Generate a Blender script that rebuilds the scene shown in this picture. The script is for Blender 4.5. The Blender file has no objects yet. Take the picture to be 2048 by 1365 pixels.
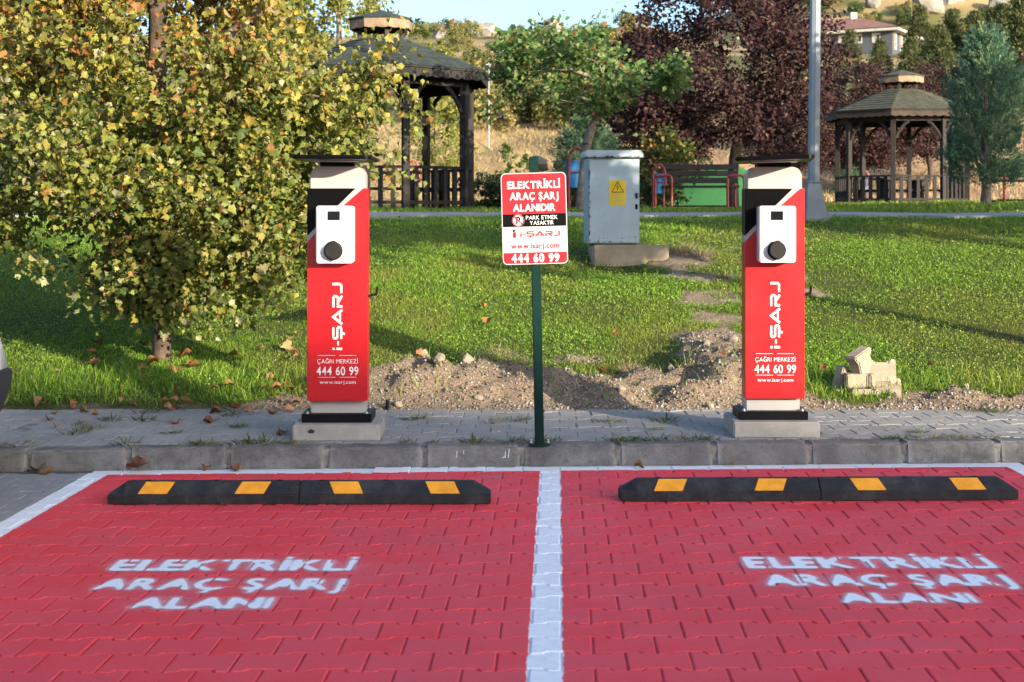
import bpy, bmesh, math, random
import numpy as np
from mathutils import Vector, Matrix

SC = bpy.context.scene
COL = SC.collection
R = math.radians
rng = np.random.default_rng(7)
random.seed(7)

# ------------------------------------------------------------------ camera, sky, sun, exposure
CAM_H = 1.38
cam_d = bpy.data.cameras.new('camera')
cam = bpy.data.objects.new('camera', cam_d); COL.objects.link(cam)
cam.location = (0, 0, CAM_H)
cam.rotation_euler = (R(90), 0, 0)
cam_d.sensor_width = 36.0
cam_d.lens = 36.0 * 2900 / 2048
cam_d.shift_y = -(682.5 - 423.0) / 2048
cam_d.clip_start = 0.05
cam_d.clip_end = 3000
cam_d.dof.use_dof = True
cam_d.dof.focus_distance = 8.0
cam_d.dof.aperture_fstop = 7.0
SC.camera = cam

SUN_AZ, SUN_EL = 40.0, 13.0          # degrees: behind the camera, to the right; low
world = bpy.data.worlds.new('World'); SC.world = world; world.use_nodes = True
wn = world.node_tree.nodes; wl = world.node_tree.links
sky = wn.new('ShaderNodeTexSky'); sky.sky_type = 'NISHITA'; sky.sun_disc = False
sky.sun_elevation = R(SUN_EL); sky.sun_rotation = R(180 - SUN_AZ)
sky.altitude = 1000; sky.air_density = 1.0; sky.dust_density = 7.0; sky.ozone_density = 2.8
bg = wn['Background']; bg.inputs['Strength'].default_value = 0.15
wl.new(sky.outputs[0], bg.inputs['Color'])

sun_d = bpy.data.lights.new('sun', 'SUN'); sun_d.energy = 3.7; sun_d.angle = R(0.53); sun_d.color = (1.0, 0.86, 0.66)
sun = bpy.data.objects.new('sun', sun_d); COL.objects.link(sun)
S = Vector((math.sin(R(SUN_AZ)) * math.cos(R(SUN_EL)), -math.cos(R(SUN_AZ)) * math.cos(R(SUN_EL)), math.sin(R(SUN_EL))))
sun.rotation_euler = S.to_track_quat('Z', 'Y').to_euler()
sun.location = (20, -25, 12)

SC.view_settings.view_transform = 'Standard'
SC.view_settings.look = 'None'
SC.view_settings.exposure = 1.66
SC.view_settings.gamma = 1.0
SC.view_settings.use_curve_mapping = False
SC.render.engine = 'CYCLES'
SC.cycles.use_denoising = True
SC.cycles.max_bounces = 6
SC.cycles.transparent_max_bounces = 12
SC.cycles.caustics_reflective = False
SC.cycles.caustics_refractive = False

# ------------------------------------------------------------------ helpers: tags and meshes
def tag(o, label=None, cat=None, group=None, kind=None):
    if label: o['label'] = label
    if cat: o['category'] = cat
    if group: o['group'] = group
    if kind: o['kind'] = kind
    return o

def link(name, data, parent=None, loc=(0, 0, 0), rot=(0, 0, 0), scale=None):
    o = bpy.data.objects.new(name, data); COL.objects.link(o)
    o.location = loc; o.rotation_euler = rot
    if scale is not None: o.scale = scale if hasattr(scale, '__len__') else (scale,) * 3
    if parent: o.parent = parent
    return o

def empty(name, loc, rz=0.0, label=None, cat=None, group=None):
    o = link(name, None, None, loc, (0, 0, rz)); o.empty_display_size = 0.2
    return tag(o, label, cat, group)

def mesh_np(name, V, F, mats, col=None, smooth=False):
    """V (n,3), F (m,k) numpy -> mesh, fast"""
    V = np.asarray(V, dtype=np.float32); F = np.asarray(F, dtype=np.int32)
    me = bpy.data.meshes.new(name)
    me.vertices.add(len(V)); me.vertices.foreach_set('co', V.ravel())
    me.loops.add(F.size); me.loops.foreach_set('vertex_index', F.ravel())
    me.polygons.add(len(F)); me.polygons.foreach_set('loop_start', np.arange(len(F), dtype=np.int32) * F.shape[1])
    me.update(calc_edges=True); me.validate()
    if col is not None:
        a = me.color_attributes.new('Col', 'FLOAT_COLOR', 'POINT')
        c = np.ones((len(V), 4), dtype=np.float32); c[:, :3] = col
        a.data.foreach_set('color', c.ravel())
    for m in (mats if isinstance(mats, (list, tuple)) else [mats]): me.materials.append(m)
    if smooth: me.polygons.foreach_set('use_smooth', np.ones(len(F), dtype=bool)); me.update()
    return me

class MB:
    """collects shapes for ONE mesh"""
    def __init__(s): s.v = []; s.f = []
    def add(s, vs, fs):
        b = len(s.v); s.v += [tuple(v) for v in vs]; s.f += [tuple(i + b for i in f) for f in fs]; return s
    def box(s, c, d, rz=0, rx=0, ry=0):
        x, y, z = d[0] / 2, d[1] / 2, d[2] / 2
        M = Matrix.Translation(c) @ Matrix.Rotation(rz, 4, 'Z') @ Matrix.Rotation(ry, 4, 'Y') @ Matrix.Rotation(rx, 4, 'X')
        vs = [M @ Vector(p) for p in ((-x, -y, -z), (x, -y, -z), (x, y, -z), (-x, y, -z), (-x, -y, z), (x, -y, z), (x, y, z), (-x, y, z))]
        return s.add(vs, [(0, 3, 2, 1), (4, 5, 6, 7), (0, 1, 5, 4), (1, 2, 6, 5), (2, 3, 7, 6), (3, 0, 4, 7)])
    def prism(s, poly, z0, z1):
        n = len(poly)
        vs = [(p[0], p[1], z0) for p in poly] + [(p[0], p[1], z1) for p in poly]
        fs = [tuple(range(n - 1, -1, -1)), tuple(range(n, 2 * n))] + [(i, (i + 1) % n, n + (i + 1) % n, n + i) for i in range(n)]
        return s.add(vs, fs)
    def prism_y(s, poly, y0, y1):
        """poly in (x,z), counter-clockwise seen from the camera side (-y); extruded y0 (near) to y1 (far)"""
        n = len(poly)
        vs = [(p[0], y0, p[1]) for p in poly] + [(p[0], y1, p[1]) for p in poly]
        fs = [tuple(range(n)), tuple(range(2 * n - 1, n - 1, -1))] + [(i, n + i, n + (i + 1) % n, (i + 1) % n) for i in range(n)]
        return s.add(vs, fs)
    def tube(s, pts, r, n=8, caps=True):
        pts = [Vector(p) for p in pts]
        rs = r if hasattr(r, '__len__') else [r] * len(pts)
        rings = []
        for i, p in enumerate(pts):
            t = (pts[min(i + 1, len(pts) - 1)] - pts[max(i - 1, 0)]).normalized()
            u = Vector((0, 0, 1)) if abs(t.z) < 0.95 else Vector((1, 0, 0))
            a = t.cross(u).normalized(); b = t.cross(a)
            rings.append([p + rs[i] * (math.cos(2 * math.pi * k / n) * a + math.sin(2 * math.pi * k / n) * b) for k in range(n)])
        vs = [q for rg in rings for q in rg]; fs = []
        for i in range(len(pts) - 1):
            for k in range(n):
                fs.append((i * n + k, (i + 1) * n + k, (i + 1) * n + (k + 1) % n, i * n + (k + 1) % n))
        if caps: fs.append(tuple(range(n))); fs.append(tuple(range(len(vs) - 1, len(vs) - n - 1, -1)))
        return s.add(vs, fs)
    def lathe(s, prof, c=(0, 0, 0), n=20):
        vs = []; fs = []
        for r, z in prof:
            for k in range(n):
                a = 2 * math.pi * k / n
                vs.append((c[0] + r * math.cos(a), c[1] + r * math.sin(a), c[2] + z))
        for i in range(len(prof) - 1):
            for k in range(n):
                fs.append((i * n + k, i * n + (k + 1) % n, (i + 1) * n + (k + 1) % n, (i + 1) * n + k))
        fs.append(tuple(range(n - 1, -1, -1))); fs.append(tuple(range(len(vs) - n, len(vs))))
        return s.add(vs, fs)
    def mesh(s, name, mats, smooth=False, bevel=0, seg=2):
        me = bpy.data.meshes.new(name); me.from_pydata(s.v, [], s.f)
        bm = bmesh.new(); bm.from_mesh(me)
        bmesh.ops.recalc_face_normals(bm, faces=bm.faces)
        if bevel:
            es = [e for e in bm.edges if e.is_manifold and e.calc_face_angle(0) > 0.5]
            bmesh.ops.bevel(bm, geom=es, offset=bevel, segments=seg, affect='EDGES', clamp_overlap=True)
        bm.to_mesh(me); bm.free()
        for m in (mats if isinstance(mats, (list, tuple)) else [mats]): me.materials.append(m)
        if smooth:
            for p in me.polygons: p.use_smooth = True
        return me
    def obj(s, name, mats, parent=None, loc=(0, 0, 0), rot=(0, 0, 0), **k):
        return link(name, s.mesh(name, mats, **k), parent, loc, rot)

def copy_tree(o, parent=None):
    c = o.copy(); COL.objects.link(c); c.parent = parent
    for ch in list(o.children): copy_tree(ch, c)
    return c

def rounded(x0, z0, x1, z1, r, n=5):
    pts = []
    for cx, cz, a0 in ((x1 - r, z0 + r, -90), (x1 - r, z1 - r, 0), (x0 + r, z1 - r, 90), (x0 + r, z0 + r, 180)):
        for k in range(n + 1):
            a = R(a0 + 90 * k / n); pts.append((cx + r * math.cos(a), cz + r * math.sin(a)))
    return pts

# ------------------------------------------------------------------ helpers: noise
def _h(ix, iy, seed):
    x = (ix.astype(np.int64) * 374761393 + iy.astype(np.int64) * 668265263 + seed * 974634777) & 0xFFFFFFFF
    x = ((x ^ (x >> 13)) * 1274126177) & 0xFFFFFFFF
    return ((x ^ (x >> 16)) & 0xFFFFFF) / float(0xFFFFFF)
def vnoise(x, y, seed=0):
    x = np.asarray(x, dtype=float); y = np.asarray(y, dtype=float)
    ix = np.floor(x); iy = np.floor(y); fx = x - ix; fy = y - iy
    fx = fx * fx * (3 - 2 * fx); fy = fy * fy * (3 - 2 * fy)
    a = _h(ix, iy, seed); b = _h(ix + 1, iy, seed); c = _h(ix, iy + 1, seed); d = _h(ix + 1, iy + 1, seed)
    return (a * (1 - fx) + b * fx) * (1 - fy) + (c * (1 - fx) + d * fx) * fy
def fbm(x, y, seed=0, o=4):
    t = 0; amp = 0.5; tot = 0
    for i in range(o):
        t = t + amp * vnoise(np.asarray(x) * 2 ** i, np.asarray(y) * 2 ** i, seed + i); tot += amp; amp *= 0.5
    return t / tot
def sstep(a, b, x):
    t = np.clip((np.asarray(x, dtype=float) - a) / (b - a), 0, 1); return t * t * (3 - 2 * t)

# ------------------------------------------------------------------ helpers: materials
class NT:
    def __init__(s, name):
        s.m = bpy.data.materials.new(name); s.m.use_nodes = True
        s.t = s.m.node_tree; s.n = s.t.nodes; s.p = s.n['Principled BSDF']; s.out = s.n['Material Output']
    def link(s, a, b): s.t.links.new(a, b)
    def put(s, sock, v):
        if isinstance(v, bpy.types.NodeSocket): s.link(v, sock)
        elif v is not None:
            if hasattr(v, '__len__') and len(v) == 3 and sock.type == 'RGBA': v = (*v, 1)
            sock.default_value = v
    def math(s, op, a, b=None, c=None, clamp=False):
        n = s.n.new('ShaderNodeMath'); n.operation = op; n.use_clamp = clamp
        for i, v in enumerate((a, b, c)):
            if v is not None: s.put(n.inputs[i], v)
        return n.outputs[0]
    def mix(s, f, a, b, mode='MIX'):
        n = s.n.new('ShaderNodeMix'); n.data_type = 'RGBA'; n.blend_type = mode
        s.put(n.inputs[0], f); s.put(n.inputs[6], a); s.put(n.inputs[7], b); return n.outputs[2]
    def noise(s, scale, detail=4, rough=0.55, vec=None, out=0):
        n = s.n.new('ShaderNodeTexNoise'); n.inputs['Scale'].default_value = scale
        n.inputs['Detail'].default_value = detail; n.inputs['Roughness'].default_value = rough
        if vec is not None: s.link(vec, n.inputs['Vector'])
        return n.outputs[out]
    def coord(s, which='Object'): return s.n.new('ShaderNodeTexCoord').outputs[which]
    def pos(s): return s.n.new('ShaderNodeNewGeometry').outputs['Position']
    def sep(s, v):
        n = s.n.new('ShaderNodeSeparateXYZ'); s.link(v, n.inputs[0]); return n.outputs
    def ramp(s, f, lo, hi):
        n = s.n.new('ShaderNodeMapRange'); n.interpolation_type = 'SMOOTHSTEP'
        s.put(n.inputs[0], f); s.put(n.inputs[1], lo); s.put(n.inputs[2], hi); n.inputs[3].default_value = 0; n.inputs[4].default_value = 1
        return n.outputs[0]
    def attr(s, name='Col', out='Color'):
        n = s.n.new('ShaderNodeAttribute'); n.attribute_name = name; return n.outputs[out]
    def rand(s): return s.n.new('ShaderNodeObjectInfo').outputs['Random']
    def bump(s, h, strength=0.4, dist=0.01):
        n = s.n.new('ShaderNodeBump'); n.inputs['Strength'].default_value = strength; n.inputs['Distance'].default_value = dist
        s.link(h, n.inputs['Height']); s.link(n.outputs[0], s.p.inputs['Normal'])
    def fin(s, color=None, rough=None, metal=None, spec=None, coat=None):
        if color is not None: s.put(s.p.inputs['Base Color'], color)
        if rough is not None: s.put(s.p.inputs['Roughness'], rough)
        if metal is not None: s.put(s.p.inputs['Metallic'], metal)
        if spec is not None: s.put(s.p.inputs['Specular IOR Level'], spec)
        if coat is not None: s.put(s.p.inputs['Coat Weight'], coat)
        return s.m

def basic(name, c, rough=0.6, metal=0.0, var=0.12, scale=9.0, bump=0.0, bscale=None, dirt=0.0, spec=0.4, world=False):
    t = NT(name); v = t.pos() if world else t.coord('Object')
    n = t.noise(scale, 5, 0.6, v)
    c1 = tuple(min(1, x * (1 + var)) for x in c); c0 = tuple(x * (1 - var) for x in c)
    col = t.mix(t.ramp(n, 0.3, 0.7), c0, c1)
    if dirt:
        d = t.ramp(t.noise(scale * 2.3, 6, 0.7, v), 0.55, 0.8)
        col = t.mix(t.math('MULTIPLY', d, dirt), col, tuple(x * 0.35 + 0.03 for x in c))
    rr = t.math('MULTIPLY_ADD', n, 0.25, rough - 0.12)
    if bump: t.bump(t.noise(bscale or scale * 8, 4, 0.6, v), bump, 0.01)
    return t.fin(col, rr, metal, spec)

def leafmat(name, trans=0.35, rough=0.5, spec=0.35):
    t = NT(name); a = t.attr('Col')
    n = t.noise(30, 3, 0.6, t.coord('Object'))
    col = t.mix(0.35, a, t.mix(n, (0.6, 0.6, 0.6), (1.35, 1.35, 1.35)), 'MULTIPLY')
    t.fin(col, rough, 0, spec)
    tr = t.n.new('ShaderNodeBsdfTranslucent'); t.link(col, tr.inputs[0])
    mx = t.n.new('ShaderNodeMixShader'); mx.inputs[0].default_value = trans
    t.link(t.p.outputs[0], mx.inputs[1]); t.link(tr.outputs[0], mx.inputs[2]); t.link(mx.outputs[0], t.out.inputs[0])
    return t.m

M = {}
M['leaf'] = leafmat('foliage_leaf', 0.48, 0.5)
M['leaf_matte'] = leafmat('foliage_matte', 0.30, 0.65, 0.2)
M['grass'] = leafmat('grass_blade', 0.40, 0.5, 0.25)
M['dry_leaf'] = leafmat('dry_leaf', 0.15, 0.8, 0.1)
M['bark'] = basic('bark', (0.085, 0.060, 0.044), 0.85, 0, 0.45, 7, 0.9, 40)
M['bark_grey'] = basic('bark_grey', (0.19, 0.15, 0.12), 0.85, 0, 0.4, 9, 0.8, 45)
M['bark_dark'] = basic('bark_dark', (0.075, 0.055, 0.045), 0.85, 0, 0.4, 9, 0.8, 45)
M['concrete'] = basic('concrete', (0.33, 0.31, 0.285), 0.9, 0, 0.16, 6, 0.35, 120, 0.35)
M['concrete_warm'] = basic('limestone_block', (0.31, 0.255, 0.185), 0.9, 0, 0.18, 7, 0.5, 90, 0.3)
M['kerb'] = basic('kerb_concrete', (0.195, 0.19, 0.182), 0.92, 0, 0.28, 7, 0.7, 110, 0.7, 0.25)
def kerb_mat():
    t = NT('kerb_concrete'); P = t.pos(); o = t.coord('Object'); n1 = t.noise(6, 6, .7, P); n2 = t.noise(75, 5, .75, P); n3 = t.noise(2.2, 4, .6, P)
    c = t.mix(t.ramp(n1, .35, .65), (.115, .112, .108), (.235, .23, .22)); c = t.mix(t.math('MULTIPLY', t.rand(), .45), c, (.24, .23, .21))
    ex = t.ramp(t.math('ADD', t.math('ABSOLUTE', t.sep(o)[0]), t.math('MULTIPLY', n1, .05)), .238, .285)
    c = t.mix(t.math('MULTIPLY', ex, .75), c, (.36, .345, .32))                       # mortar smeared over the stone ends
    c = t.mix(t.math('MULTIPLY', t.ramp(n3, .45, .75), .5), c, (.10, .095, .09)); c = t.mix(t.math('MULTIPLY', t.ramp(n2, .6, .8), .5), c, (.30, .29, .27))
    c = t.mix(t.math('MULTIPLY', t.ramp(t.noise(28, 4, .7, P), .55, .68), .55), c, (.085, .08, .072)); t.bump(n2, 1.0, .012); return t.fin(c, .93, 0, .2)
M['kerb'] = kerb_mat()
M['mortar'] = basic('mortar', (0.21, 0.195, 0.175), 0.95, 0, 0.5, 14, 0.6, 90, 0.4)
M['red_paint'] = basic('red_enamel', (0.44, 0.004, 0.008), 0.36, 0, 0.04, 3, 0, None, 0, 0.5)
M['white_box'] = basic('white_plastic', (0.62, 0.62, 0.62), 0.28, 0, 0.015, 4, 0, None, 0, 0.5)
M['cream'] = basic('cream_enamel', (0.37, 0.355, 0.33), 0.38, 0, 0.03, 4, 0, None, 0, 0.5)
M['grey_enamel'] = basic('pale_grey_enamel', (0.40, 0.40, 0.40), 0.4, 0, 0.03, 5, 0, None, 0.05)
M['black_gloss'] = basic('black_gloss', (0.003, 0.003, 0.0035), 0.3, 0, 0.1, 4, 0, None, 0, 0.07)
M['black_satin'] = basic('black_satin', (0.006, 0.006, 0.007), 0.45, 0, 0.15, 6, 0, None, 0, 0.10)
M['rubber'] = basic('black_rubber', (0.022, 0.024, 0.027), 0.75, 0, 0.45, 11, 0.5, 160, -0.5, 0.3)
t_ = NT('dusty_black_rubber'); o_c = t_.coord('Object'); n_a = t_.noise(7, 6, .75, o_c); n_b = t_.noise(60, 5, .7, o_c)
c_r = t_.mix(t_.math('MULTIPLY', t_.ramp(n_a, .42, .72), .65), (.017, .018, .021), (.062, .062, .064)); c_r = t_.mix(t_.math('MULTIPLY', t_.ramp(n_b, .60, .75), .5), c_r, (.10, .095, .09))
t_.bump(n_b, .5, .008); M['rubber'] = t_.fin(c_r, .75, 0, .3)
M['yellow_tape'] = basic('yellow_reflective', (0.80, 0.33, 0.016), 0.5, 0, 0.12, 18, 0.15, 120, 0.30)
M['plug_grey'] = basic('plug_grey', (0.016, 0.015, 0.015), 0.5, 0, 0.1, 8, 0, None, 0, 0.2)
M['screen'] = basic('dark_screen', (0.008, 0.010, 0.011), 0.2, 0, 0.2, 6, 0, None, 0, 0.15)
M['logo_grey'] = basic('logo_print', (0.62, 0.5, 0.47), 0.5, 0, 0.05, 5)
M['white_print'] = basic('white_print', (0.66, 0.66, 0.67), 0.45, 0, 0.02, 5)
M['red_print'] = basic('red_print', (0.36, 0.006, 0.014), 0.45, 0, 0.04, 5)
M['black_print'] = basic('black_print', (0.004, 0.004, 0.004), 0.5, 0, 0.1, 5, 0, None, 0, 0.06)
M['grey_line'] = basic('grey_print', (0.35, 0.35, 0.36), 0.5, 0, 0.05, 5)
M['sign_face'] = basic('sign_white_face', (0.44, 0.43, 0.43), 0.4, 0, 0.03, 4)
M['green_post'] = basic('dark_green_paint', (0.002, 0.020, 0.016), 0.45, 0, 0.2, 6, 0.05, 60, 0.1, 0.15)
M['steel'] = basic('galvanised_steel', (0.42, 0.43, 0.44), 0.45, 0.7, 0.15, 12, 0, None, 0.2)
M['cabinet'] = basic('pale_blue_cabinet', (0.34, 0.42, 0.47), 0.55, 0, 0.08, 4, 0.05, 30, 0.25)
M['rust'] = basic('chipped_dark_paint', (0.05, 0.035, 0.028), 0.9, 0, 0.4, 40, 0.3, 120)
M['warn_yellow'] = basic('warning_yellow', (0.68, 0.46, 0.02), 0.5, 0, 0.08, 8)
M['pole'] = basic('pole_grey_paint', (0.22, 0.25, 0.275), 0.5, 0.1, 0.10, 5, 0.05, 50, 0.12)
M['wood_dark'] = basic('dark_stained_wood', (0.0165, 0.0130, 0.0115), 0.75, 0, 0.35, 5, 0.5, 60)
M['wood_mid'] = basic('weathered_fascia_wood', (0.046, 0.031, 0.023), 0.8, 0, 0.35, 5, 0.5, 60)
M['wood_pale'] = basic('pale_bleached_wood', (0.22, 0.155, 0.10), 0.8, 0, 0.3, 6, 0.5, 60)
M['shingle'] = basic('green_shingle', (0.027, 0.037, 0.032), 0.9, 0, 0.4, 6, 0.5, 150)
M['shingle_olive'] = basic('olive_shingle', (0.054, 0.056, 0.036), 0.9, 0, 0.35, 6, 0.5, 150)
M['red_tube'] = basic('red_tube_paint', (0.25, 0.030, 0.034), 0.42, 0, 0.12, 6, 0, None, 0.12)
M['blue_bin'] = basic('blue_bin_paint', (0.035, 0.22, 0.50), 0.4, 0, 0.08, 5, 0, None, 0.1)
M['green_board'] = basic('bright_green_panel', (0.15, 0.58, 0.19), 0.5, 0, 0.08, 3)
M['soil_stone'] = basic('rough_stone', (0.33, 0.27, 0.21), 0.9, 0, 0.25, 9, 0.6, 60)
M['pale_rock'] = basic('pale_rock', (0.24, 0.22, 0.195), 0.92, 0, 0.35, 0.6, 0.9, 2.5)
M['house_wall'] = basic('grey_house_wall', (0.065, 0.078, 0.088), 0.8, 0, 0.08, 0.5)
M['house_trim'] = basic('white_house_trim', (0.42, 0.40, 0.365), 0.6, 0, 0.04, 1)
M['roof_tile'] = basic('red_roof_tile', (0.22, 0.105, 0.08), 0.8, 0, 0.2, 1.2, 0.5, 3)
M['glass'] = basic('window_glass', (0.03, 0.035, 0.04), 0.08, 0, 0.1, 1)
M['car_white'] = basic('car_white_paint', (0.80, 0.81, 0.82), 0.2, 0, 0.02, 2, 0, None, 0, 0.6)
M['car_plastic'] = basic('car_bumper_plastic', (0.030, 0.034, 0.040), 0.55, 0, 0.15, 10)
M['tyre'] = basic('tyre_rubber', (0.018, 0.018, 0.018), 0.85, 0, 0.2, 14)
M['lamp_red'] = basic('tail_lamp', (0.35, 0.01, 0.012), 0.15, 0, 0.1, 5)
M['plaster'] = basic('cream_plaster', (0.55, 0.50, 0.42), 0.85, 0, 0.08, 0.5)

# ------------------------------------------------------------------ lettering
_gl = {}
def glyph(ch, off):
    key = (ch, off)
    if key not in _gl:
        c = bpy.data.curves.new('glyph', 'FONT'); c.body = ch; c.offset = off; c.resolution_u = 4
        o = bpy.data.objects.new('glyph', c); COL.objects.link(o)
        dg = bpy.context.evaluated_depsgraph_get(); dg.update()
        me = bpy.data.meshes.new_from_object(o.evaluated_get(dg))
        me.calc_loop_triangles()
        V = np.array([v.co[:2] for v in me.vertices]); T = np.array([t.vertices[:] for t in me.loop_triangles])
        bpy.data.objects.remove(o); bpy.data.meshes.remove(me); bpy.data.curves.remove(c)
        _gl[key] = (V, T)
    return _gl[key]
BASE = {'Ş': ('S', 'ced'), 'Ç': ('C', 'ced'), 'İ': ('I', 'dot'), 'Ğ': ('G', 'breve')}
def text_tris(s, off=0.02, track=0.10):
    Vs, Ts, x, nb = [], [], 0.0, 0
    def put(V, T):
        nonlocal nb
        Vs.append(V); Ts.append(T + nb); nb += len(V)
    for ch in s:
        if ch == ' ': x += 0.36; continue
        b, dia = BASE.get(ch, (ch, None))
        V, T = glyph(b, off); V = V.copy()
        w = V[:, 0].max() - V[:, 0].min(); V[:, 0] += x - V[:, 0].min()
        put(V, T)
        cx = x + w / 2; t = 0.055 + off
        if dia == 'dot':
            put(np.array([(cx - t, 0.77), (cx + t, 0.77), (cx + t, 0.77 + 2 * t), (cx - t, 0.77 + 2 * t)]), np.array([(0, 1, 2), (0, 2, 3)]))
        elif dia == 'ced':
            put(np.array([(cx - .03, 0.0), (cx + .05, 0.0), (cx + .10, -.12), (cx + .05, -.21), (cx - .10, -.21), (cx - .10, -.14), (cx + .0, -.13), (cx + .0, -.09)]),
                np.array([(0, 7, 1), (7, 2, 1), (7, 6, 2), (6, 3, 2), (6, 5, 4), (6, 4, 3)]))
        elif dia == 'breve':
            P = []
            for k in range(7):
                a = R(200 + 140 * k / 6); P += [(cx + .17 * math.cos(a), .90 + .14 * math.sin(a)), (cx + .10 * math.cos(a), .90 + .06 * math.sin(a))]
            put(np.array(P), np.array([q for k in range(6) for q in ((2 * k, 2 * k + 2, 2 * k + 1), (2 * k + 1, 2 * k + 2, 2 * k + 3))]))
        x += w + track + {'K': -.05, 'L': -.05, 'T': -.03, 'A': -.04, 'R': -.02}.get(b, 0)
    return np.vstack(Vs), np.vstack(Ts)
def thick(poly, w):
    """thick polyline as triangles, mitred"""
    P = [Vector((*p, 0)) for p in poly]; L, Rr = [], []
    for i, p in enumerate(P):
        d0 = (P[i] - P[i - 1]).normalized() if i else (P[1] - P[0]).normalized()
        d1 = (P[i + 1] - P[i]).normalized() if i < len(P) - 1 else d0
        n0 = Vector((-d0.y, d0.x, 0)); n1 = Vector((-d1.y, d1.x, 0)); n = (n0 + n1)
        n = n / max(n.length, 1e-6); k = w / 2 / max(0.4, n.dot(n0))
        L.append(p + n * k); Rr.append(p - n * k)
    V = np.array([q[:2] for a, b in zip(L, Rr) for q in (a, b)])
    T = np.array([q for i in range(len(P) - 1) for q in ((2 * i, 2 * i + 1, 2 * i + 2), (2 * i + 1, 2 * i + 3, 2 * i + 2))])
    return V, T
def logo_tris():
    w = 0.21; S_ = []
    S_.append(thick([(0.1, 0), (0.1, 0.60)], w)); S_.append((np.array([(0., .72), (.205, .80), (.205, 1.0), (0., 1.0)]), np.array([(0, 1, 2), (0, 2, 3)])))
    S_.append(thick([(0.38, 0.42), (0.78, 0.42)], 0.17))
    S_.append(thick([(2.02, .90), (1.12, .90), (1.02, .80), (1.02, .62), (1.12, .50), (1.90, .50), (2.02, .40), (2.02, .20), (1.90, .10), (0.98, .10)], w))
    S_.append(thick([(1.50, 0.02), (1.40, -.26)], w))
    S_.append(thick([(2.28, 0), (2.92, 0.90), (3.56, 0)], 0.23)); S_.append(thick([(2.62, .22), (3.30, .22)], 0.17))
    S_.append(thick([(3.78, .90), (4.62, .90), (4.76, .78), (4.76, .58), (4.62, .44), (3.86, .44), (3.86, 0)], w)); S_.append(thick([(4.25, .42), (4.80, 0.02)], w))
    S_.append(thick([(5.05, .10), (5.70, .10), (5.84, .24), (5.84, 1.0)], w))
    Vs, Ts, b = [], [], 0
    for V, T in S_: Vs.append(V); Ts.append(T + b); b += len(V)
    return np.vstack(Vs), np.vstack(Ts)
def place_print(name, VT, mat, parent, x0, x1, z0, z1, y, capH=None, vertical=False):
    """fit flat print into a rectangle on a plane facing the camera (-y); capH: cap height range of the glyph space"""
    V, T = VT; V = V.copy()
    lo = V.min(0); hi = V.max(0)
    if capH: lo[1], hi[1] = capH
    U = (V - lo) / (hi - lo)
    if vertical: X = x1 - (x1 - x0) * U[:, 1]; Z = z0 + (z1 - z0) * U[:, 0]
    else: X = x0 + (x1 - x0) * U[:, 0]; Z = z0 + (z1 - z0) * U[:, 1]
    P = np.stack([X, np.full(len(X), y), Z], 1)
    me = mesh_np(name, P, T, mat)
    bm = bmesh.new(); bm.from_mesh(me)
    for f in bm.faces:
        f.normal_update()
        if f.normal.y > 0: f.normal_flip()
    bm.to_mesh(me); bm.free()
    return link(name, me, parent)
CAP = (0.0, 0.70)

# ------------------------------------------------------------------ terrain
PY = [-60, 9.0, 9.2, 9.35, 10, 11, 12.5, 14.5, 16.5, 18, 19, 20, 23, 27, 40, 49, 52, 56, 61, 68, 90, 140, 180, 205, 250, 290, 330, 400, 700]
PZ = [-.08, -.08, .08, .118, .21, .36, .59, .88, 1.13, 1.25, 1.290, 1.312, 1.345, 1.375, 1.50, 1.62, 2.0, 3.3, 4.5, 5.5, 8.3, 15.2, 21.2, 24.6, 30.8, 35.6, 35.0, 28.0, 10.]
SOIL = [  # x, y, rx, ry, height, strength  : diggings along the edge of the lawn
    (-.55, 9.75, .62, .50, .12, 1.0), (.15, 9.75, .75, .45, .05, 1.0), (.85, 9.70, .75, .45, .03, 1.0), (1.42, 10.1, .26, .75, .15, 1.0), (1.66, 9.8, .28, .45, .14, .85),
    (1.55, 11.1, .34, .50, .04, .85), (1.66, 11.9, .26, .36, .01, .66), (1.70, 12.7, .32, .40, .015, .78), (1.80, 14.6, .50, .5, .06, .85), (1.75, 13.6, .32, .36, .01, .72), (2.45, 13.6, .4, .25, .03, .85), (2.55, 12.9, .25, .2, .02, .75), (2.75, 15.2, .45, .3, .02, .5), (1.45, 15.8, .3, .4, .02, .6),
    (2.85, 9.58, .40, .15, .01, .75), (3.45, 9.45, .4, .10, .0, .6), (-.28, 10.45, .22, .15, .05, .6), (.55, 10.55, .28, .18, .02, .6), (-1.1, 9.75, .25, .35, .08, .6), (1.62, 14.0, .25, .3, .01, .6)]
def soil_mask(x, y):
    m = np.zeros_like(np.asarray(x, dtype=float))
    for sx, sy, rx, ry, h, s in SOIL:
        d = ((x - sx) / rx) ** 2 + ((y - sy) / ry) ** 2
        m = np.maximum(m, s * np.exp(-d * 0.85))
    m = m + 0.50 * (1 - sstep(9.36, 9.56 + 0.14 * vnoise(x * 2, y * 0, 5), y))
    return sstep(0.34, 0.58, m + 0.70 * (fbm(x * 2.6, y * 2.6, 11, 5) - 0.5) + (.15 + .45 * sstep(10.6, 11.6, y)) * (fbm(x * 7, y * 7, 19, 3) - 0.5))
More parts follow.
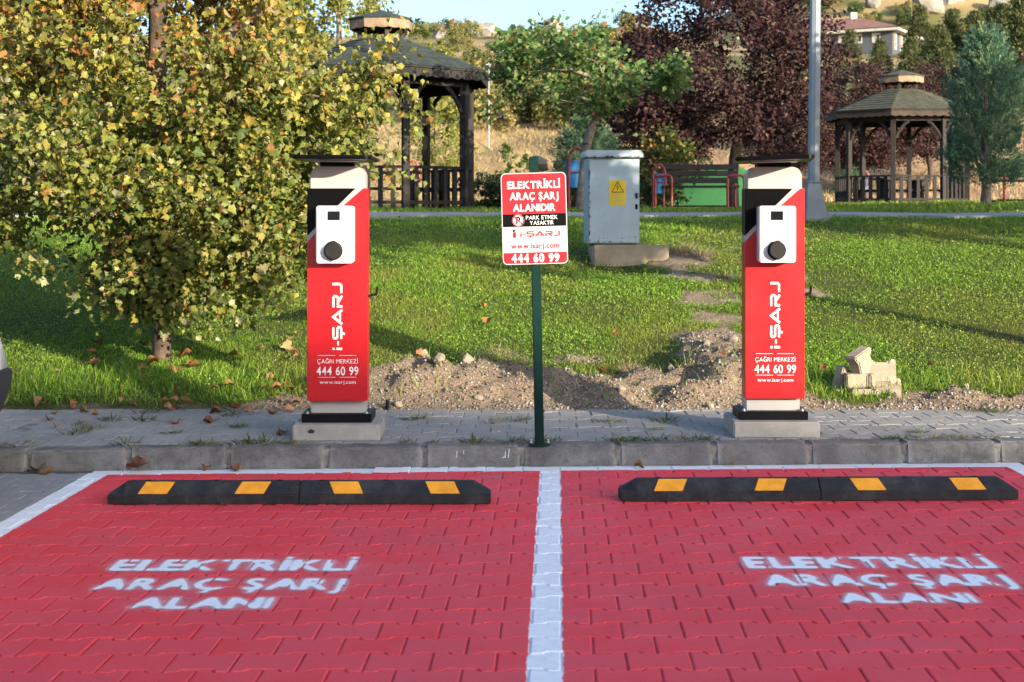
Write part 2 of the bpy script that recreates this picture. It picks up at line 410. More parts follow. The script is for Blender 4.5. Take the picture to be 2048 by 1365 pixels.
def height(x, y):
    x = np.asarray(x, dtype=float); y = np.asarray(y, dtype=float)
    z = np.interp(y, PY, PZ)
    near = sstep(9.3, 9.6, y) * (1 - sstep(45, 52, y))
    z = z + near * (0.05 * (fbm(x * 0.7, y * 0.7, 3) - 0.5))
    z = z + near * 0.12 * sstep(5.5, 9, x) * sstep(18, 24, y)
    z = z - 0.10 * np.exp(-((x - 1.12) / .55) ** 2 - ((y - 14.2) / .42) ** 2)
    b = np.zeros_like(z)
    for sx, sy, rx, ry, h, s in SOIL:
        d = ((x - sx) / rx) ** 2 + ((y - sy) / ry) ** 2
        b = b + h * np.exp(-d * 1.1)
    sm = soil_mask(x, y)
    z = z + near * (b * (0.75 + 0.5 * fbm(x * 4, y * 4, 21)) + sm * (1 - .72 * sstep(10.6, 11.4, y)) * (0.22 * (fbm(x * 4.3, y * 4.3, 31, 5) - 0.5) + 0.085 * (fbm(x * 15, y * 15, 33, 3) - 0.5)))
    far = sstep(50, 75, y)
    t = x / np.maximum(y, 1)
    z = z + far * (y / 100) * 1.5 * (fbm(x / 23 + 7, y / 31, 41, 5) - 0.5)
    z = z + sstep(200, 320, y) * sstep(0.11, 0.26, t) * 34 + sstep(215, 290, y) * 3.0 * np.exp(-((t - 0.085) / 0.03) ** 2)
    z = z + sstep(230, 290, y) * 1.2 * np.exp(-((t - 0.0) / 0.03) ** 2)
    bank = sstep(49, 52, y) * (1 - sstep(60, 66, y))
    z = z + bank * 1.6 * (fbm(x / 3.5, y / 3.5, 61, 4) - 0.5)
    return z

def axis(segs):
    out = []
    for a, b, st in segs: out += list(np.arange(a, b, st))
    return np.array(out + [segs[-1][1]])
gx = axis([(-420, -120, 25), (-120, -40, 6), (-40, -12, 1.6), (-12, -4.4, .22), (-4.4, 4.6, .045), (4.6, 13, .22), (13, 50, 1.6), (50, 130, 5), (130, 420, 25)])
gy = axis([(-60, 8.6, 6), (8.6, 9.2, .2), (9.2, 12, .045), (12, 17, .07), (17, 24, .16), (24, 48, .8), (48, 70, .7), (70, 120, 2.2), (120, 340, 4), (340, 700, 30)])
GX, GY = np.meshgrid(gx, gy)
GZ = height(GX, GY)
SM = soil_mask(GX, GY) * (GY < 40)
nx, ny = len(gx), len(gy)
idx = np.arange(nx * ny).reshape(ny, nx)
GF = np.stack([idx[:-1, :-1], idx[:-1, 1:], idx[1:, 1:], idx[1:, :-1]], -1).reshape(-1, 4)
lawn = np.array([.085, .098, .026]); soil = np.array([.34, .265, .20]); dry = np.array([.31, .235, .125]); olive = np.array([.125, .125, .048]); redsoil = np.array([.40, .21, .13])
f = fbm(GX / 9, GY / 14, 71, 5); f2 = fbm(GX / 22, GY / 30, 81, 4)
gc = np.where(SM[..., None] > 0, lawn * (1 - SM[..., None]) + soil * SM[..., None], lawn)
farm = sstep(33, 46, GY + 3 * vnoise(GX / 3, GY / 3, 9))[..., None]
hill = dry * (1 - sstep(.42, .62, f)[..., None]) + olive * sstep(.42, .62, f)[..., None]
hill = hill * (0.8 + 0.4 * f2[..., None])
rd = (sstep(235, 275, GY) * np.exp(-((GX / np.maximum(GY, 1) - 0.075) / 0.025) ** 2))[..., None]
hill = hill * (1 - rd) + redsoil * rd
bk = ((GY > 46) & (GY < 62))[..., None] * sstep(.03, .12, GX / np.maximum(GY, 1))[..., None]
hill = hill * (1 - bk * .7) + np.array([.42, .27, .19]) * bk * .7
gc = gc * (1 - farm) + hill * farm
t = NT('ground_soil_and_turf'); P_ = t.pos()
c = t.attr('Col')
n1 = t.noise(9, 6, 0.7, P_); n2 = t.noise(70, 4, 0.7, P_)
c = t.mix(0.55, c, t.mix(n1, (0.45, 0.45, 0.45), (1.6, 1.55, 1.5)), 'MULTIPLY')
c = t.mix(0.75, c, t.mix(t.ramp(n2, .3, .72), (0.35, 0.35, 0.35), (1.75, 1.68, 1.6)), 'MULTIPLY'); c = t.mix(0.6, c, t.mix(t.ramp(t.noise(210, 3, .7, P_), .3, .7), (0.45, 0.45, 0.45), (1.6, 1.58, 1.55)), 'MULTIPLY')
t.bump(t.noise(60, 6, 0.8, P_), 1.0, 0.035)
M['ground'] = t.fin(c, 0.95, 0, 0.15)
ground = link('ground', mesh_np('ground', np.stack([GX, GY, GZ], -1).reshape(-1, 3), GF, M['ground'], gc.reshape(-1, 3), smooth=True))
tag(ground, 'grassy bank rising to a park, with a dry hillside beyond', 'ground', kind='structure')

def gz(x, y): return float(height(np.array([float(x)]), np.array([float(y)]))[0])

# footpath across the top of the bank
px_ = np.arange(-16, 26.1, .5); V = []; F = []
for i, x in enumerate(px_):
    y0 = 18.95 + .10 * math.sin(x * .15); y1 = y0 + 1.35
    z0 = max(gz(x, y0), gz(x, y1 - .7)) + .03; z1 = z0 + .035
    V += [(x, y0, z0 - .3), (x, y0, z0), (x, y1, z1), (x, y1, z1 - .3)]
for i in range(len(px_) - 1):
    for k in range(3): F.append((4 * i + k, 4 * i + 4 + k, 4 * i + 5 + k, 4 * i + 1 + k))
M['path'] = basic('path_concrete', (0.30, 0.29, 0.275), 0.9, 0, 0.15, 2, 0.3, 50, 0.3, 0.4, True)
me = bpy.data.meshes.new('footpath'); me.from_pydata(V, [], F); me.materials.append(M['path'])
tag(link('footpath', me), 'pale concrete footpath along the top of the grassy bank', 'footpath', kind='structure')

# ------------------------------------------------------------------ parking bays
SH = 0.0315                                   # the bays run very slightly to the right
L_, P_R = 0.2, 0.165
def line_mid(y): return 0.095 + (y - 4.25) * SH
def line_left(y): return -2.225 + (y - 6.1) * SH
def line_right(y): return 2.74 + (y - 7.95) * SH
def kerb_y(x): return 7.868 + 0.05 * x
ROW_T = 0.012                                 # rows swing a touch away to the right

# one paint material for all pavers: paint follows the lines on the ground, so it covers stones and joints alike
def paint_nodes(t, dark):
    P = t.pos(); s = t.sep(P); X, Y = s[0], s[1]
    wob = t.math('MULTIPLY_ADD', t.noise(11, 3, .6, P), .022, -.011)
    def lin(c, y0): return t.math('ADD', t.math('SUBTRACT', t.math('SUBTRACT', X, c), t.math('MULTIPLY', t.math('SUBTRACT', Y, y0), SH)), wob)
    dm = lin(0.095, 4.25); dl = lin(-2.225, 6.1); dr = lin(2.74, 7.95)
    band = lambda d, h: t.math('SUBTRACT', 1.0, t.ramp(t.math('ABSOLUTE', d), h - .004, h + .004))
    ky = t.math('SUBTRACT', t.math('MULTIPLY_ADD', X, .05, 7.868), Y)      # distance in front of the kerb
    ktop = t.math('SUBTRACT', 1.0, t.ramp(t.math('ADD', ky, wob), .155, .163))
    inside = t.math('MULTIPLY', t.ramp(dl, -.056, -.05), t.math('SUBTRACT', 1.0, t.ramp(dr, .05, .056)))
    w = t.math('MAXIMUM', t.math('MAXIMUM', band(dm, .055), band(dl, .056)), t.math('MAXIMUM', band(dr, .056), t.math('MULTIPLY', ktop, inside)))
    n1 = t.noise(2.2, 5, .65, P); n2 = t.noise(26, 5, .7, P); n3 = t.noise(130, 3, .6, P)
    rnd = t.rand()
    red = t.mix(t.ramp(n1, .3, .72), (.72, .040, .048), (.77, .066, .080))
    red = t.mix(t.math('MULTIPLY', rnd, .42), red, (.62, .085, .11))
    dust = t.ramp(t.math('ADD', t.math('MULTIPLY', n2, .5), t.math('MULTIPLY', n1, .6)), .60, .82)
    red = t.mix(t.math('MULTIPLY', dust, .42), red, (.60, .24, .28)); red = t.mix(t.math('MULTIPLY', t.ramp(t.noise(1.1, 5, .7, P), .50, .72), .45), red, (.46, .035, .042))
    red = t.mix(t.math('MULTIPLY', t.ramp(t.noise(300, 2, .5, P), .72, .78), .5), red, (.75, .6, .6)); spots = t.ramp(t.noise(48, 2, .5, P), .70, .77)
    red = t.mix(t.math('MULTIPLY', spots, .65), red, (.16, .07, .06))
    bare = t.math('MULTIPLY', t.ramp(t.noise(17, 4, .7, P), .48, .6), t.math('SUBTRACT', 1.0, t.ramp(t.math('SQRT', t.math('ADD', t.math('POWER', t.math('ADD', X, .09), 2), t.math('POWER', t.math('SUBTRACT', Y, 7.52), 2))), .03, .16)))
    red = t.mix(t.math('MULTIPLY', bare, .8), red, (.22, .19, .17))
    white = t.mix(t.ramp(n2, .4, .85), (.80, .81, .82), (.62, .63, .65))
    grey = t.mix(t.ramp(n2, .25, .8), (.21, .205, .20), (.33, .32, .305)); grey = t.mix(t.math('MULTIPLY', rnd, .4), grey, (.25, .235, .22))
    if dark:                                                              # bedding between the stones, thinly painted
        red = t.mix(t.ramp(n2, .35, .65), (.36, .035, .040), (.66, .050, .058)); grey = t.mix(n2, (.07, .06, .05), (.13, .12, .10)); white = t.mix(n2, (.66, .66, .67), (.80, .80, .81))
    c = t.mix(inside, grey, red); c = t.mix(w, c, white)
    t.bump(t.math('ADD', n3, t.math('MULTIPLY', n2, .8)), .35, .004)
    rough = t.math('MULTIPLY_ADD', n2, .3, .55)
    return t.fin(c, rough, 0, .30)
M['paving'] = paint_nodes(NT('painted_block_paving'), False)
M['paving_bed'] = paint_nodes(NT('painted_paving_joints'), True)
t = NT('grey_block_paving'); P_ = t.pos(); n1 = t.noise(2.5, 5, .65, P_); n2 = t.noise(40, 5, .7, P_)
c = t.mix(t.ramp(n1, .3, .7), (.25, .235, .215), (.33, .31, .28)); c = t.mix(t.math('MULTIPLY', t.rand(), .45), c, (.235, .225, .215))
c = t.mix(t.math('MULTIPLY', t.ramp(n2, .52, .75), .6), c, (.12, .11, .095)); n4 = t.noise(5.5, 6, .75, P_); c = t.mix(t.math('MULTIPLY', t.ramp(n4, .52, .66), .6), c, (.34, .31, .265)); c = t.mix(t.math('MULTIPLY', t.ramp(t.noise(9, 5, .7, P_), .58, .7), .55), c, (.14, .125, .10)); t.bump(n2, .6, .006)
M['grey_paving'] = t.fin(c, .92, 0, .25)

def paver_outline(inx, iny):
    a = .0115; hl = L_ / 2; hp = P_R / 2
    e = .040; s_ = .014
    xs = [-hl + inx, -hl + e, -hl + e + s_, hl - e - s_, hl - e, hl - inx]
    zs = [hp + a / 2 * 2, hp + a, hp - a, hp - a, hp + a, hp + a]
    zs = [hp + a, hp + a, hp - a, hp - a, hp + a, hp + a]
    top = [(x, z - iny) for x, z in zip(xs, zs)]
    return [(x, -z) for x, z in top] + [(x, z) for x, z in reversed(top)]
def paver_parts(inx=.0030, iny=.0018, bev=.0042, depth=.03):
    o = paver_outline(inx, iny); i = paver_outline(inx + bev, iny + bev); n = len(o)
    sh = lambda p, z: (p[0] + p[1] * SH, p[1] + p[0] * ROW_T, z)
    vs = [sh(p, 0) for p in i] + [sh(p, -bev * .8) for p in o] + [sh(p, -depth) for p in o]
    fs = [tuple(range(n))] + [(k, n + k, n + (k + 1) % n, (k + 1) % n) for k in range(n)] + [(n + k, 2 * n + k, 2 * n + (k + 1) % n, n + (k + 1) % n) for k in range(n)]
    return vs, fs
def uv(i, r):                                  # paver (column, row) -> place
    u = (i + (.5 if r % 2 else 0)) * L_; v = r * P_R
    return u + v * SH + .012, v + u * ROW_T
pv, pf = paver_parts()
paver_me = MB().add(pv, pf).mesh('paver', M['paving'])
half_me = {}
bays = {}
def struct_plate(name, poly, z, mat, label, thickness=.04):
    return tag(MB().prism(poly, z - thickness, z).obj(name, mat), label, name.replace('_', ' '), kind='structure')
Y0 = -6.0
lot = struct_plate('parking_lot', [(-14, Y0), (14, Y0), (14, kerb_y(14) + .02), (-14, kerb_y(-14) + .02)], -.0075, M['paving_bed'], 'block-paved parking lot in the shade along the kerb')
bayL = link('red_parking_bay', None); tag(bayL, 'red painted parking bay between two white lines, charger with the open black flap corner', None)
bayL['label'] = 'red painted parking bay on the white car side of the centre line'; bayL['kind'] = 'structure'
bayR = link('red_parking_bay', None); bayR['label'] = 'red painted parking bay in front of the stacked stone blocks'; bayR['kind'] = 'structure'
bayG = link('grey_parking_bay', None); bayG['label'] = 'unpainted grey block paving beside the white car'; bayG['kind'] = 'structure'
rest = MB(); white_edge = 0
for r in range(-12, 48):
    for i in range(-30, 31):
        x, y = uv(i, r)
        if y > kerb_y(x) - .09 or y < -.5: continue
        inview = y > 4.1 and abs(x) < y * .3531 + .16
        if inview and -2.9 < x < 2.95:
            par = bayG if x < line_left(y) - .05 else (bayL if x < line_mid(y) else bayR)
            o = link('paver', paver_me, par, (x, y, random.uniform(-.0022, .0)), (random.gauss(0, .006), random.gauss(0, .005), random.gauss(0, .006)))
        elif abs(x) < 4.6 and y > 1.2:
            z = random.uniform(-.002, 0)
            rest.add([(a + x, b + y, c_ + z) for a, b, c_ in pv], pf)
pr = rest.obj('paver_field', M['paving'], lot); pr['kind'] = 'stuff'

# sprayed stencil lettering lying on the pavers
t = NT('sprayed_white_paint'); a = t.attr('Mask', 'Fac'); P_ = t.pos()
n = t.noise(60, 4, .7, P_); n2 = t.noise(9, 3, .6, P_)
al = t.ramp(t.math('ADD', a, t.math('MULTIPLY_ADD', n, .42, -.21)), .22, .74)
halo = t.math('MULTIPLY', t.ramp(t.math('ADD', a, t.math('MULTIPLY_ADD', n2, .2, -.1)), .0, .35), .30)
al = t.math('MAXIMUM', al, halo)
t.fin((.80, .82, .84), .6, 0, .3); t.link(al, t.p.inputs['Alpha'])
M['spray'] = t.m
def gauss(A, sg):
    k = np.exp(-0.5 * (np.arange(-int(3 * sg), int(3 * sg) + 1) / sg) ** 2); k /= k.sum()
    A = np.apply_along_axis(lambda m: np.convolve(m, k, 'same'), 0, A); return np.apply_along_axis(lambda m: np.convolve(m, k, 'same'), 1, A)
def stencil(parent, lines, x0, x1, y0, y1, label):
    st = .006; xs = np.arange(x0, x1, st); ys = np.arange(y0, y1, st)
    A = np.zeros((len(ys), len(xs)))
    for txt, a, b, ya, yb in lines:
        V, T = text_tris(txt, .018, .09); lo = V.min(0); hi = V.max(0); lo[1] = 0; hi[1] = .70
        U = (V - lo) / (hi - lo); W = np.stack([a + (b - a) * U[:, 0], ya + (yb - ya) * U[:, 1]], 1)
        for tri in T:
            p, q, s_ = W[tri]; bx0, by0 = np.min([p, q, s_], 0); bx1, by1 = np.max([p, q, s_], 0)
            i0, i1 = np.searchsorted(xs, (bx0, bx1)); j0, j1 = np.searchsorted(ys, (by0, by1))
            if i1 <= i0 or j1 <= j0: continue
            XX, YY = np.meshgrid(xs[i0:i1], ys[j0:j1])
            e = lambda m, n_: (n_[0] - m[0]) * (YY - m[1]) - (n_[1] - m[1]) * (XX - m[0])
            a1, a2, a3 = e(p, q), e(q, s_), e(s_, p)
            A[j0:j1, i0:i1] = np.maximum(A[j0:j1, i0:i1], ((a1 >= 0) & (a2 >= 0) & (a3 >= 0)) | ((a1 <= 0) & (a2 <= 0) & (a3 <= 0)))
    Bm = np.clip(gauss(A, 1.7) * 1.0 + .75 * gauss(A, 8) * .6, 0, 1)
    XX, YY = np.meshgrid(xs, ys); Z = np.full_like(XX, .0016)
    # paint misses the open joints
    v = (YY - ROW_T * XX); r = np.round(v / P_R); u = XX - .012 - v * SH
    fu = ((u / L_ - np.where(r % 2 != 0, .5, 0)) % 1.0 - .5)
    jt = np.abs(np.abs(fu) - .5) * L_
    Bm = Bm * (0.30 + .70 * sstep(.002, .009, jt))
    Bm[0, :] = Bm[-1, :] = 0; Bm[:, 0] = Bm[:, -1] = 0
    ii = np.arange(XX.size).reshape(XX.shape)
    Fq = np.stack([ii[:-1, :-1], ii[:-1, 1:], ii[1:, 1:], ii[1:, :-1]], -1).reshape(-1, 4)
    keep = Bm.ravel()[Fq].max(1) > .004
    me = mesh_np('painted_lettering', np.stack([XX, YY, Z], -1).reshape(-1, 3), Fq[keep], M['spray'])
    at = me.attributes.new('Mask', 'FLOAT', 'POINT'); at.data.foreach_set('value', Bm.ravel().astype(np.float32))
    o = link('painted_lettering', me, parent); o['label'] = label; return o
stencil(bayL, [('ELEKTRİKLİ', -1.547, -.613, 5.566, 5.735), ('ARAÇ ŞARJ', -1.535, -.62, 5.287, 5.445), ('ALANI', -1.338, -.845, 5.035, 5.177)], -1.72, -.48, 4.93, 5.92, 'sprayed white lettering on the red paving')
stencil(bayR, [('ELEKTRİKLİ', .916, 1.884, 5.605, 5.78), ('ARAÇ ŞARJ', .94, 1.862, 5.343, 5.505), ('ALANI', 1.164, 1.65, 5.105, 5.238)], .78, 2.02, 4.98, 5.95, 'sprayed white lettering on the red paving')

# kerb
KA = math.atan(.05)
kerb = MB().box((0, .075, .0475), (16, .13, .098)).obj('kerb', M['mortar'], None, (0, 7.868, 0), (0, 0, KA))
tag(kerb, 'grey concrete kerb between the parking bays and the pavement', 'kerb', kind='structure')
ks = MB().add([(-.2565, -.012, -.02), (.2565, -.012, -.02), (.2565, .13, -.02), (-.2565, .13, -.02), (-.2565, .006, .108), (.2565, .006, .108), (.2565, .13, .108), (-.2565, .13, .108)], [(0, 3, 2, 1), (4, 5, 6, 7), (0, 1, 5, 4), (1, 2, 6, 5), (2, 3, 7, 6), (3, 0, 4, 7)])
ks_me = ks.mesh('kerb_stone', M['kerb'], bevel=.013, seg=3)
xk = -5.22
while xk < 5.6:
    link('kerb_stone', ks_me, kerb, (xk + .26, random.uniform(-.004, .004), random.uniform(-.004, .003)), (random.gauss(0, .006), random.gauss(0, .004), random.gauss(0, .006)))
    xk += .5275
drip = MB()
for dx, dz, w, h in ((-.30, .035, .004, .04), (-.262, .022, .004, .018), (-.045, .06, .012, .022), (-.037, .048, .005, .055), (-.018, .035, .0045, .06)):
    drip.box((dx, -.0045, .108 - dz - .01), (w, .002, h), ry=random.uniform(-.15, .15))
dro = drip.obj('paint_drip', M['white_print'], kerb); dro['kind'] = 'stuff'

# pavement behind the kerb
walk = MB().prism([(-14, kerb_y(-14) + .12), (14, kerb_y(14) + .12), (14, 9.42), (-14, 9.42)], .05, .1035).obj('pavement', M['mortar'])
tag(walk, 'grey block pavement strip between the kerb and the grass', 'pavement', kind='structure')
gv, gf = paver_parts(.002, .0008, .004, .03)
gp_me = MB().add(gv, gf).mesh('grey_paver', M['grey_paving'])
rest = MB()
for r in range(49, 58):
    for i in range(-40, 41):
        x, y = uv(i, r); y += .03 + .042 * x
        if y < kerb_y(x) + .205 or y > 9.36 + .08 * math.sin(x * 2.1) : continue
        z = .1075 + random.gauss(0, .0014)
        if abs(x) < y * .3531 + .12:
            link('paver', gp_me, walk, (x, y, z), (random.gauss(0, .008), random.gauss(0, .008), KA * .8 + random.gauss(0, .012)))
        elif abs(x) < 7: rest.add([(a + x, b + y, c_ + z) for a, b, c_ in gv], gf)
pr = rest.obj('paver_field', M['grey_paving'], walk); pr['kind'] = 'stuff'

# ------------------------------------------------------------------ wheel stops
def wheel_stop(x0, x1, y0, rz, label):
    Lh = (x1 - x0) / 2
    t = empty('wheel_stop', ((x0 + x1) / 2, y0, 0), rz, label, 'wheel stop', 'rubber wheel stops in the red bays')
    prof = [(0, 0), (0, .046), (.055, .100), (.095, .100), (.150, .046), (.150, 0)]
    for s in (-1, 1):
        xa = s * .0012; xb = s * Lh; m = MB(); n = len(prof)
        secs = [(xa, 1.0), (s * (Lh - .082), 1.0), (xb, .0)]
        vs = []
        for xx, k in secs:
            for (yy, zz) in prof:
                z2 = zz if k else min(zz, .046)
                y2 = yy if k else .012 + yy * .84
                vs.append((xx, y2, z2))
        fs = []
        for q in range(2):
            for j in range(n): fs.append((q * n + j, q * n + (j + 1) % n, (q + 1) * n + (j + 1) % n, (q + 1) * n + j))
        fs += [tuple(range(n)), tuple(range(2 * n, 3 * n))]
        m.add(vs, fs)
        half = m.obj('rubber_half', M['rubber'], t, bevel=.004, seg=2)
        for bx_ in (.10, .40, .72):
            MB().lathe([(.013, 0), (.013, .003), (.008, .003)], (s * bx_ * Lh / .9, .075, .0995), 10).obj('bolt', M['black_satin'], half)
        # yellow reflectors on the camera-side slope
        for cx in (.235, .69):
            c0 = s * cx * Lh / .905; sl = -s * .028
            pts = []
            for yy, zz, dx in ((.003, .050, 0), (.0515, .0975, sl)):
                pts += [(c0 - .068 + dx, yy, zz), (c0 + .068 + dx, yy, zz)]
            nrm = Vector((0, -.054, .055)).normalized() * .0025
            q = [Vector(pts[0]), Vector(pts[1]), Vector(pts[3]), Vector(pts[2])]
            vs = [p + nrm for p in q] + [p - nrm for p in q]
            MB().add(vs, [(0, 1, 2, 3), (7, 6, 5, 4), (0, 4, 5, 1), (1, 5, 6, 2), (2, 6, 7, 3), (3, 7, 4, 0)]).obj('reflector', M['yellow_tape'], half)
    return t
wheel_stop(-1.906, -.10, 6.822, R(.35), 'black rubber wheel stop with yellow reflectors, on the white car side of the centre line')
wheel_stop(.516, 2.425, 6.905, R(1.3), 'black rubber wheel stop with yellow reflectors, in front of the charger beside the stone blocks')

def rock_mesh(name, seed, mat, rough=.28, sub=2):
    bm = bmesh.new(); bmesh.ops.create_icosphere(bm, subdivisions=sub, radius=1)
    r_ = random.Random(seed); pl = [(Vector((r_.gauss(0, 1), r_.gauss(0, 1), r_.gauss(0, 1))).normalized(), r_.uniform(.55, .9)) for _ in range(9)]
    for v in bm.verts:
        for n_, d in pl:
            k = v.co.dot(n_) - d
            if k > 0: v.co -= n_ * k
        v.co *= 1 + r_.gauss(0, .03)
    me = bpy.data.meshes.new(name); bm.to_mesh(me); bm.free(); me.materials.append(mat); return me
# ------------------------------------------------------------------ charging stations
def station(loc, rz, label, canopy_rz, canopy_ry):
    t = empty('charging_station', loc, rz, label, 'charger', 'red charging stations on the pavement')
    # base origin: centre of the concrete block's front, pavement level
    blk = MB().box((0, .21, .042), (.485, .42, .092)).obj('concrete_base', M['concrete'], t, bevel=.007)
    pl = MB().box((-.005, .215, .1125), (.392, .27, .049)).obj('base_plate', M['black_satin'], t, bevel=.003)
    for sx in (-.17, .16):
        for sy in (.10, .33):
            MB().lathe([(.011, 0), (.011, .007), (.006, .007), (.006, .014)], (sx, sy, .137), 8).obj('anchor_bolt', M['steel'], pl)
    MB().box((-.002, .205, .185), (.305, .17, .10)).obj('stem', M['grey_enamel'], t, bevel=.004)
    if loc[0] < 0: link('chip', rock_mesh('chip', 77, M['rust']), t, (-.135, .003, .052), (0, .2, 0), (.030, .010, .013))
    Y = .065                               # front face of the red panel
    z0, z1 = .212, 1.400
    head = MB().prism_y(rounded(-.152, z0 + .02, .155, 1.524, .055), Y + .012, Y + .165).obj('housing', M['cream'], t, bevel=.004)
    w = .168
    # red front: lower body with a slanting top edge
    red = [(-w, z0), (w, z0), (w, z1), (w - .022, z1), (-.01, z1 - .135), (-.095, z1 - .226), (-w, z1 - .305)]
    MB().prism_y(red, Y, Y + .135).obj('red_panel', M['red_paint'], t, bevel=.0025)
    blk_p = [(-w, z1 - .265), (-.118, z1 - .215), (.100, z1), (-w, z1)]
    MB().prism_y(blk_p, Y + .002, Y + .133).obj('black_panel', M['black_gloss'], t, bevel=.002)
    stripe = [(-w, z1 - .303), (-.118, z1 - .246), (.145, z1 - .001), (.1015, z1 - .001), (-.118, z1 - .2165), (-w, z1 - .2665)]
    MB().prism_y(stripe, Y + .006, Y + .13).obj('cream_stripe', M['cream'], t)
    # canopy
    cp = MB().prism([(p[0], p[1]) for p in rounded(-.216, -.335, .216, .22, .045)], 0, .023)
    cano = cp.obj('canopy', M['black_gloss'], t, (0, .09, 1.553), (0, canopy_ry, canopy_rz), bevel=.006)
    MB().prism([(p[0], p[1]) for p in rounded(-.13, -.16, .13, .16, .03)], -.006, 0).obj('mounting_plate', M['steel'], cano)
    MB().box((-.003, .125, 1.5395), (.187, .11, .032)).obj('neck', M['black_satin'], t, bevel=.003)
    # wall box
    yb = Y - .108
    ch = MB().prism_y(rounded(-.104, .985, .100, 1.302, .015), yb, Y + .003).obj('charger_box', M['white_box'], t, bevel=.006, seg=3)
    MB().box((-.007, yb - .0005, 1.2475), (.068, .003, .050)).obj('display', M['screen'], ch)
    place_print('logo', text_tris('ABB', .03, .08), M['logo_grey'], ch, -.086, -.056, 1.2775, 1.2865, yb - .001, CAP)
    V, T = thick([(.004, .008), (-.004, .008), (-.007, .004), (-.007, -.004), (-.004, -.008), (.004, -.008)], .002)
    me = mesh_np('touch_mark', np.stack([V[:, 0] - .004, np.full(len(V), yb - .001), V[:, 1] + 1.148], 1), T, M['grey_line']); link('touch_mark', me, ch)
    soc = MB(); soc.lathe([(.052, 0), (.052, .012), (.047, .012)], (0, 0, 0), 28)
    so = soc.obj('socket_ring', M['black_satin'], ch, (-.009, yb, 1.054), (R(90), 0, 0))
    pts = [(math.cos(a) * .0455, math.sin(a) * .0455) for a in np.linspace(R(98), R(98 + 344), 26)]
    fl = MB().prism([(-.016, .040), *[p for p in pts], (.016, .040), (.016, .052), (-.016, .052)] if False else [(math.cos(a) * .0455, math.sin(a) * .0455) for a in np.linspace(0, 2 * math.pi, 28, endpoint=False)], .012, .040)
    fl.box((0, .046, .026), (.026, .018, .022)).box((0, -.047, .022), (.020, .014, .014))
    fl.obj('socket_flap', M['plug_grey'], ch, (-.007, yb, 1.055), (R(90), 0, 0), bevel=.002)
    # print on the red panel
    yp = Y - .0012
    place_print('lettering', logo_tris(), M['white_print'], t, -.032, .045, .497, .872, yp, vertical=True)
    for a, b in ((-.108, -.010), (.0125, .107)):
        for z in (.4665, .345):
            MB().box(((a + b) / 2, yp, z), (b - a, .0015, .0022)).obj('print_line', M['white_print'], t)
    place_print('lettering', text_tris('ÇAĞRI MERKEZİ', -.004, .12), M['white_print'], t, -.111, .115, .422, .446, yp, CAP)
    place_print('lettering', text_tris('444 60 99', .012, .07), M['white_print'], t, -.115, .119, .357, .404, yp, CAP)
    place_print('lettering', text_tris('www.isarj.com', .006, .09), M['white_print'], t, -.098, .103, .303, .328, yp, (-.2, .70))
    # cable hook
    MB().box((w + .022, Y + .07, .800), (.048, .03, .012), ry=R(-14)).box((w + .048, Y + .07, .822), (.009, .03, .05), ry=R(8)).obj('cable_hook', M['black_satin'], t, bevel=.002)
    return t
station((-.976, 8.035, .108), R(0.6), 'red charging station next to the plane tree, its base block chipped at the front', 0, R(.4))
st2 = station((1.487, 8.140, .108), R(-.6), 'red charging station next to the stacked stone blocks, its canopy tilted', R(-9), R(-1.6))

# ------------------------------------------------------------------ sign
sg = empty('information_sign', (.150, 7.905, .108), 0, 'red and white charging area sign on a dark green post at the kerb', 'sign')
sg.rotation_euler = (0, R(-1.15), 0)
MB().box((0, .0, .785), (.050, .050, 1.57)).obj('post', M['green_post'], sg, bevel=.004)
foot = MB().box((0, 0, .006), (.115, .105, .011)).obj('foot_plate', M['green_post'], sg, bevel=.002)
for sx in (-.046, .046): MB().lathe([(.009, 0), (.009, .008), (.005, .008), (.005, .020)], (sx, -.01, .0115), 8).obj('anchor_bolt', M['steel'], foot)
bd = link('board', None, sg, (-.002, -.032, .985), (0, R(-.35), 0))
Hs, Ws = .497, .354
MB().prism_y(rounded(-Ws / 2, 0, Ws / 2, Hs, .026), -.0015, .0035).obj('sign_panel', M['sign_face'], bd)
def sign_band(name, za, zb, mat, top=False, bot=False):
    e = .005; xa, xb = -Ws / 2 + e, Ws / 2 - e; r = .022; pts = []
    if bot: pts += [(xa + r * (1 - math.sin(a)), za + r * (1 - math.cos(a))) for a in np.linspace(R(90), 0, 6)] + [(xb - r * (1 - math.sin(a)), za + r * (1 - math.cos(a))) for a in np.linspace(0, R(90), 6)]
    else: pts += [(xa, za), (xb, za)]
    if top: pts += [(xb - r * (1 - math.cos(a)), zb - r * (1 - math.sin(a))) for a in np.linspace(0, R(90), 6)] + [(xa + r * (1 - math.cos(a)), zb - r * (1 - math.sin(a))) for a in np.linspace(R(90), 0, 6)]
    else: pts += [(xb, zb), (xa, zb)]
    return MB().prism_y(pts, -.0027, -.0016).obj(name, mat, bd)
sign_band('red_band', .273, Hs - .005, M['red_print'], top=True)
sign_band('black_band', .205, .2735, M['black_print'])
sign_band('red_band', .005, .064, M['red_print'], bot=True)
MB().box((0, -.0022, .130), (Ws - .012, .001, .0018)).obj('print_line', M['grey_line'], bd)
yp = -.0034
def sgt(s, x0, x1, z0, z1, m='white_print', off=.03, cap=CAP, track=.09): place_print('lettering', text_tris(s, off, track), M[m], bd, x0, x1, z0, z1, yp, cap)
sgt('ELEKTRİKLİ', -.143, .143, .413, .451); sgt('ARAÇ ŞARJ', -.131, .133, .352, .390); sgt('ALANIDIR', -.115, .115, .289, .327)
sgt('PARK ETMEK', -.046, .126, .243, .264, off=.008); sgt('YASAKTIR', -.026, .104, .214, .235, off=.008)
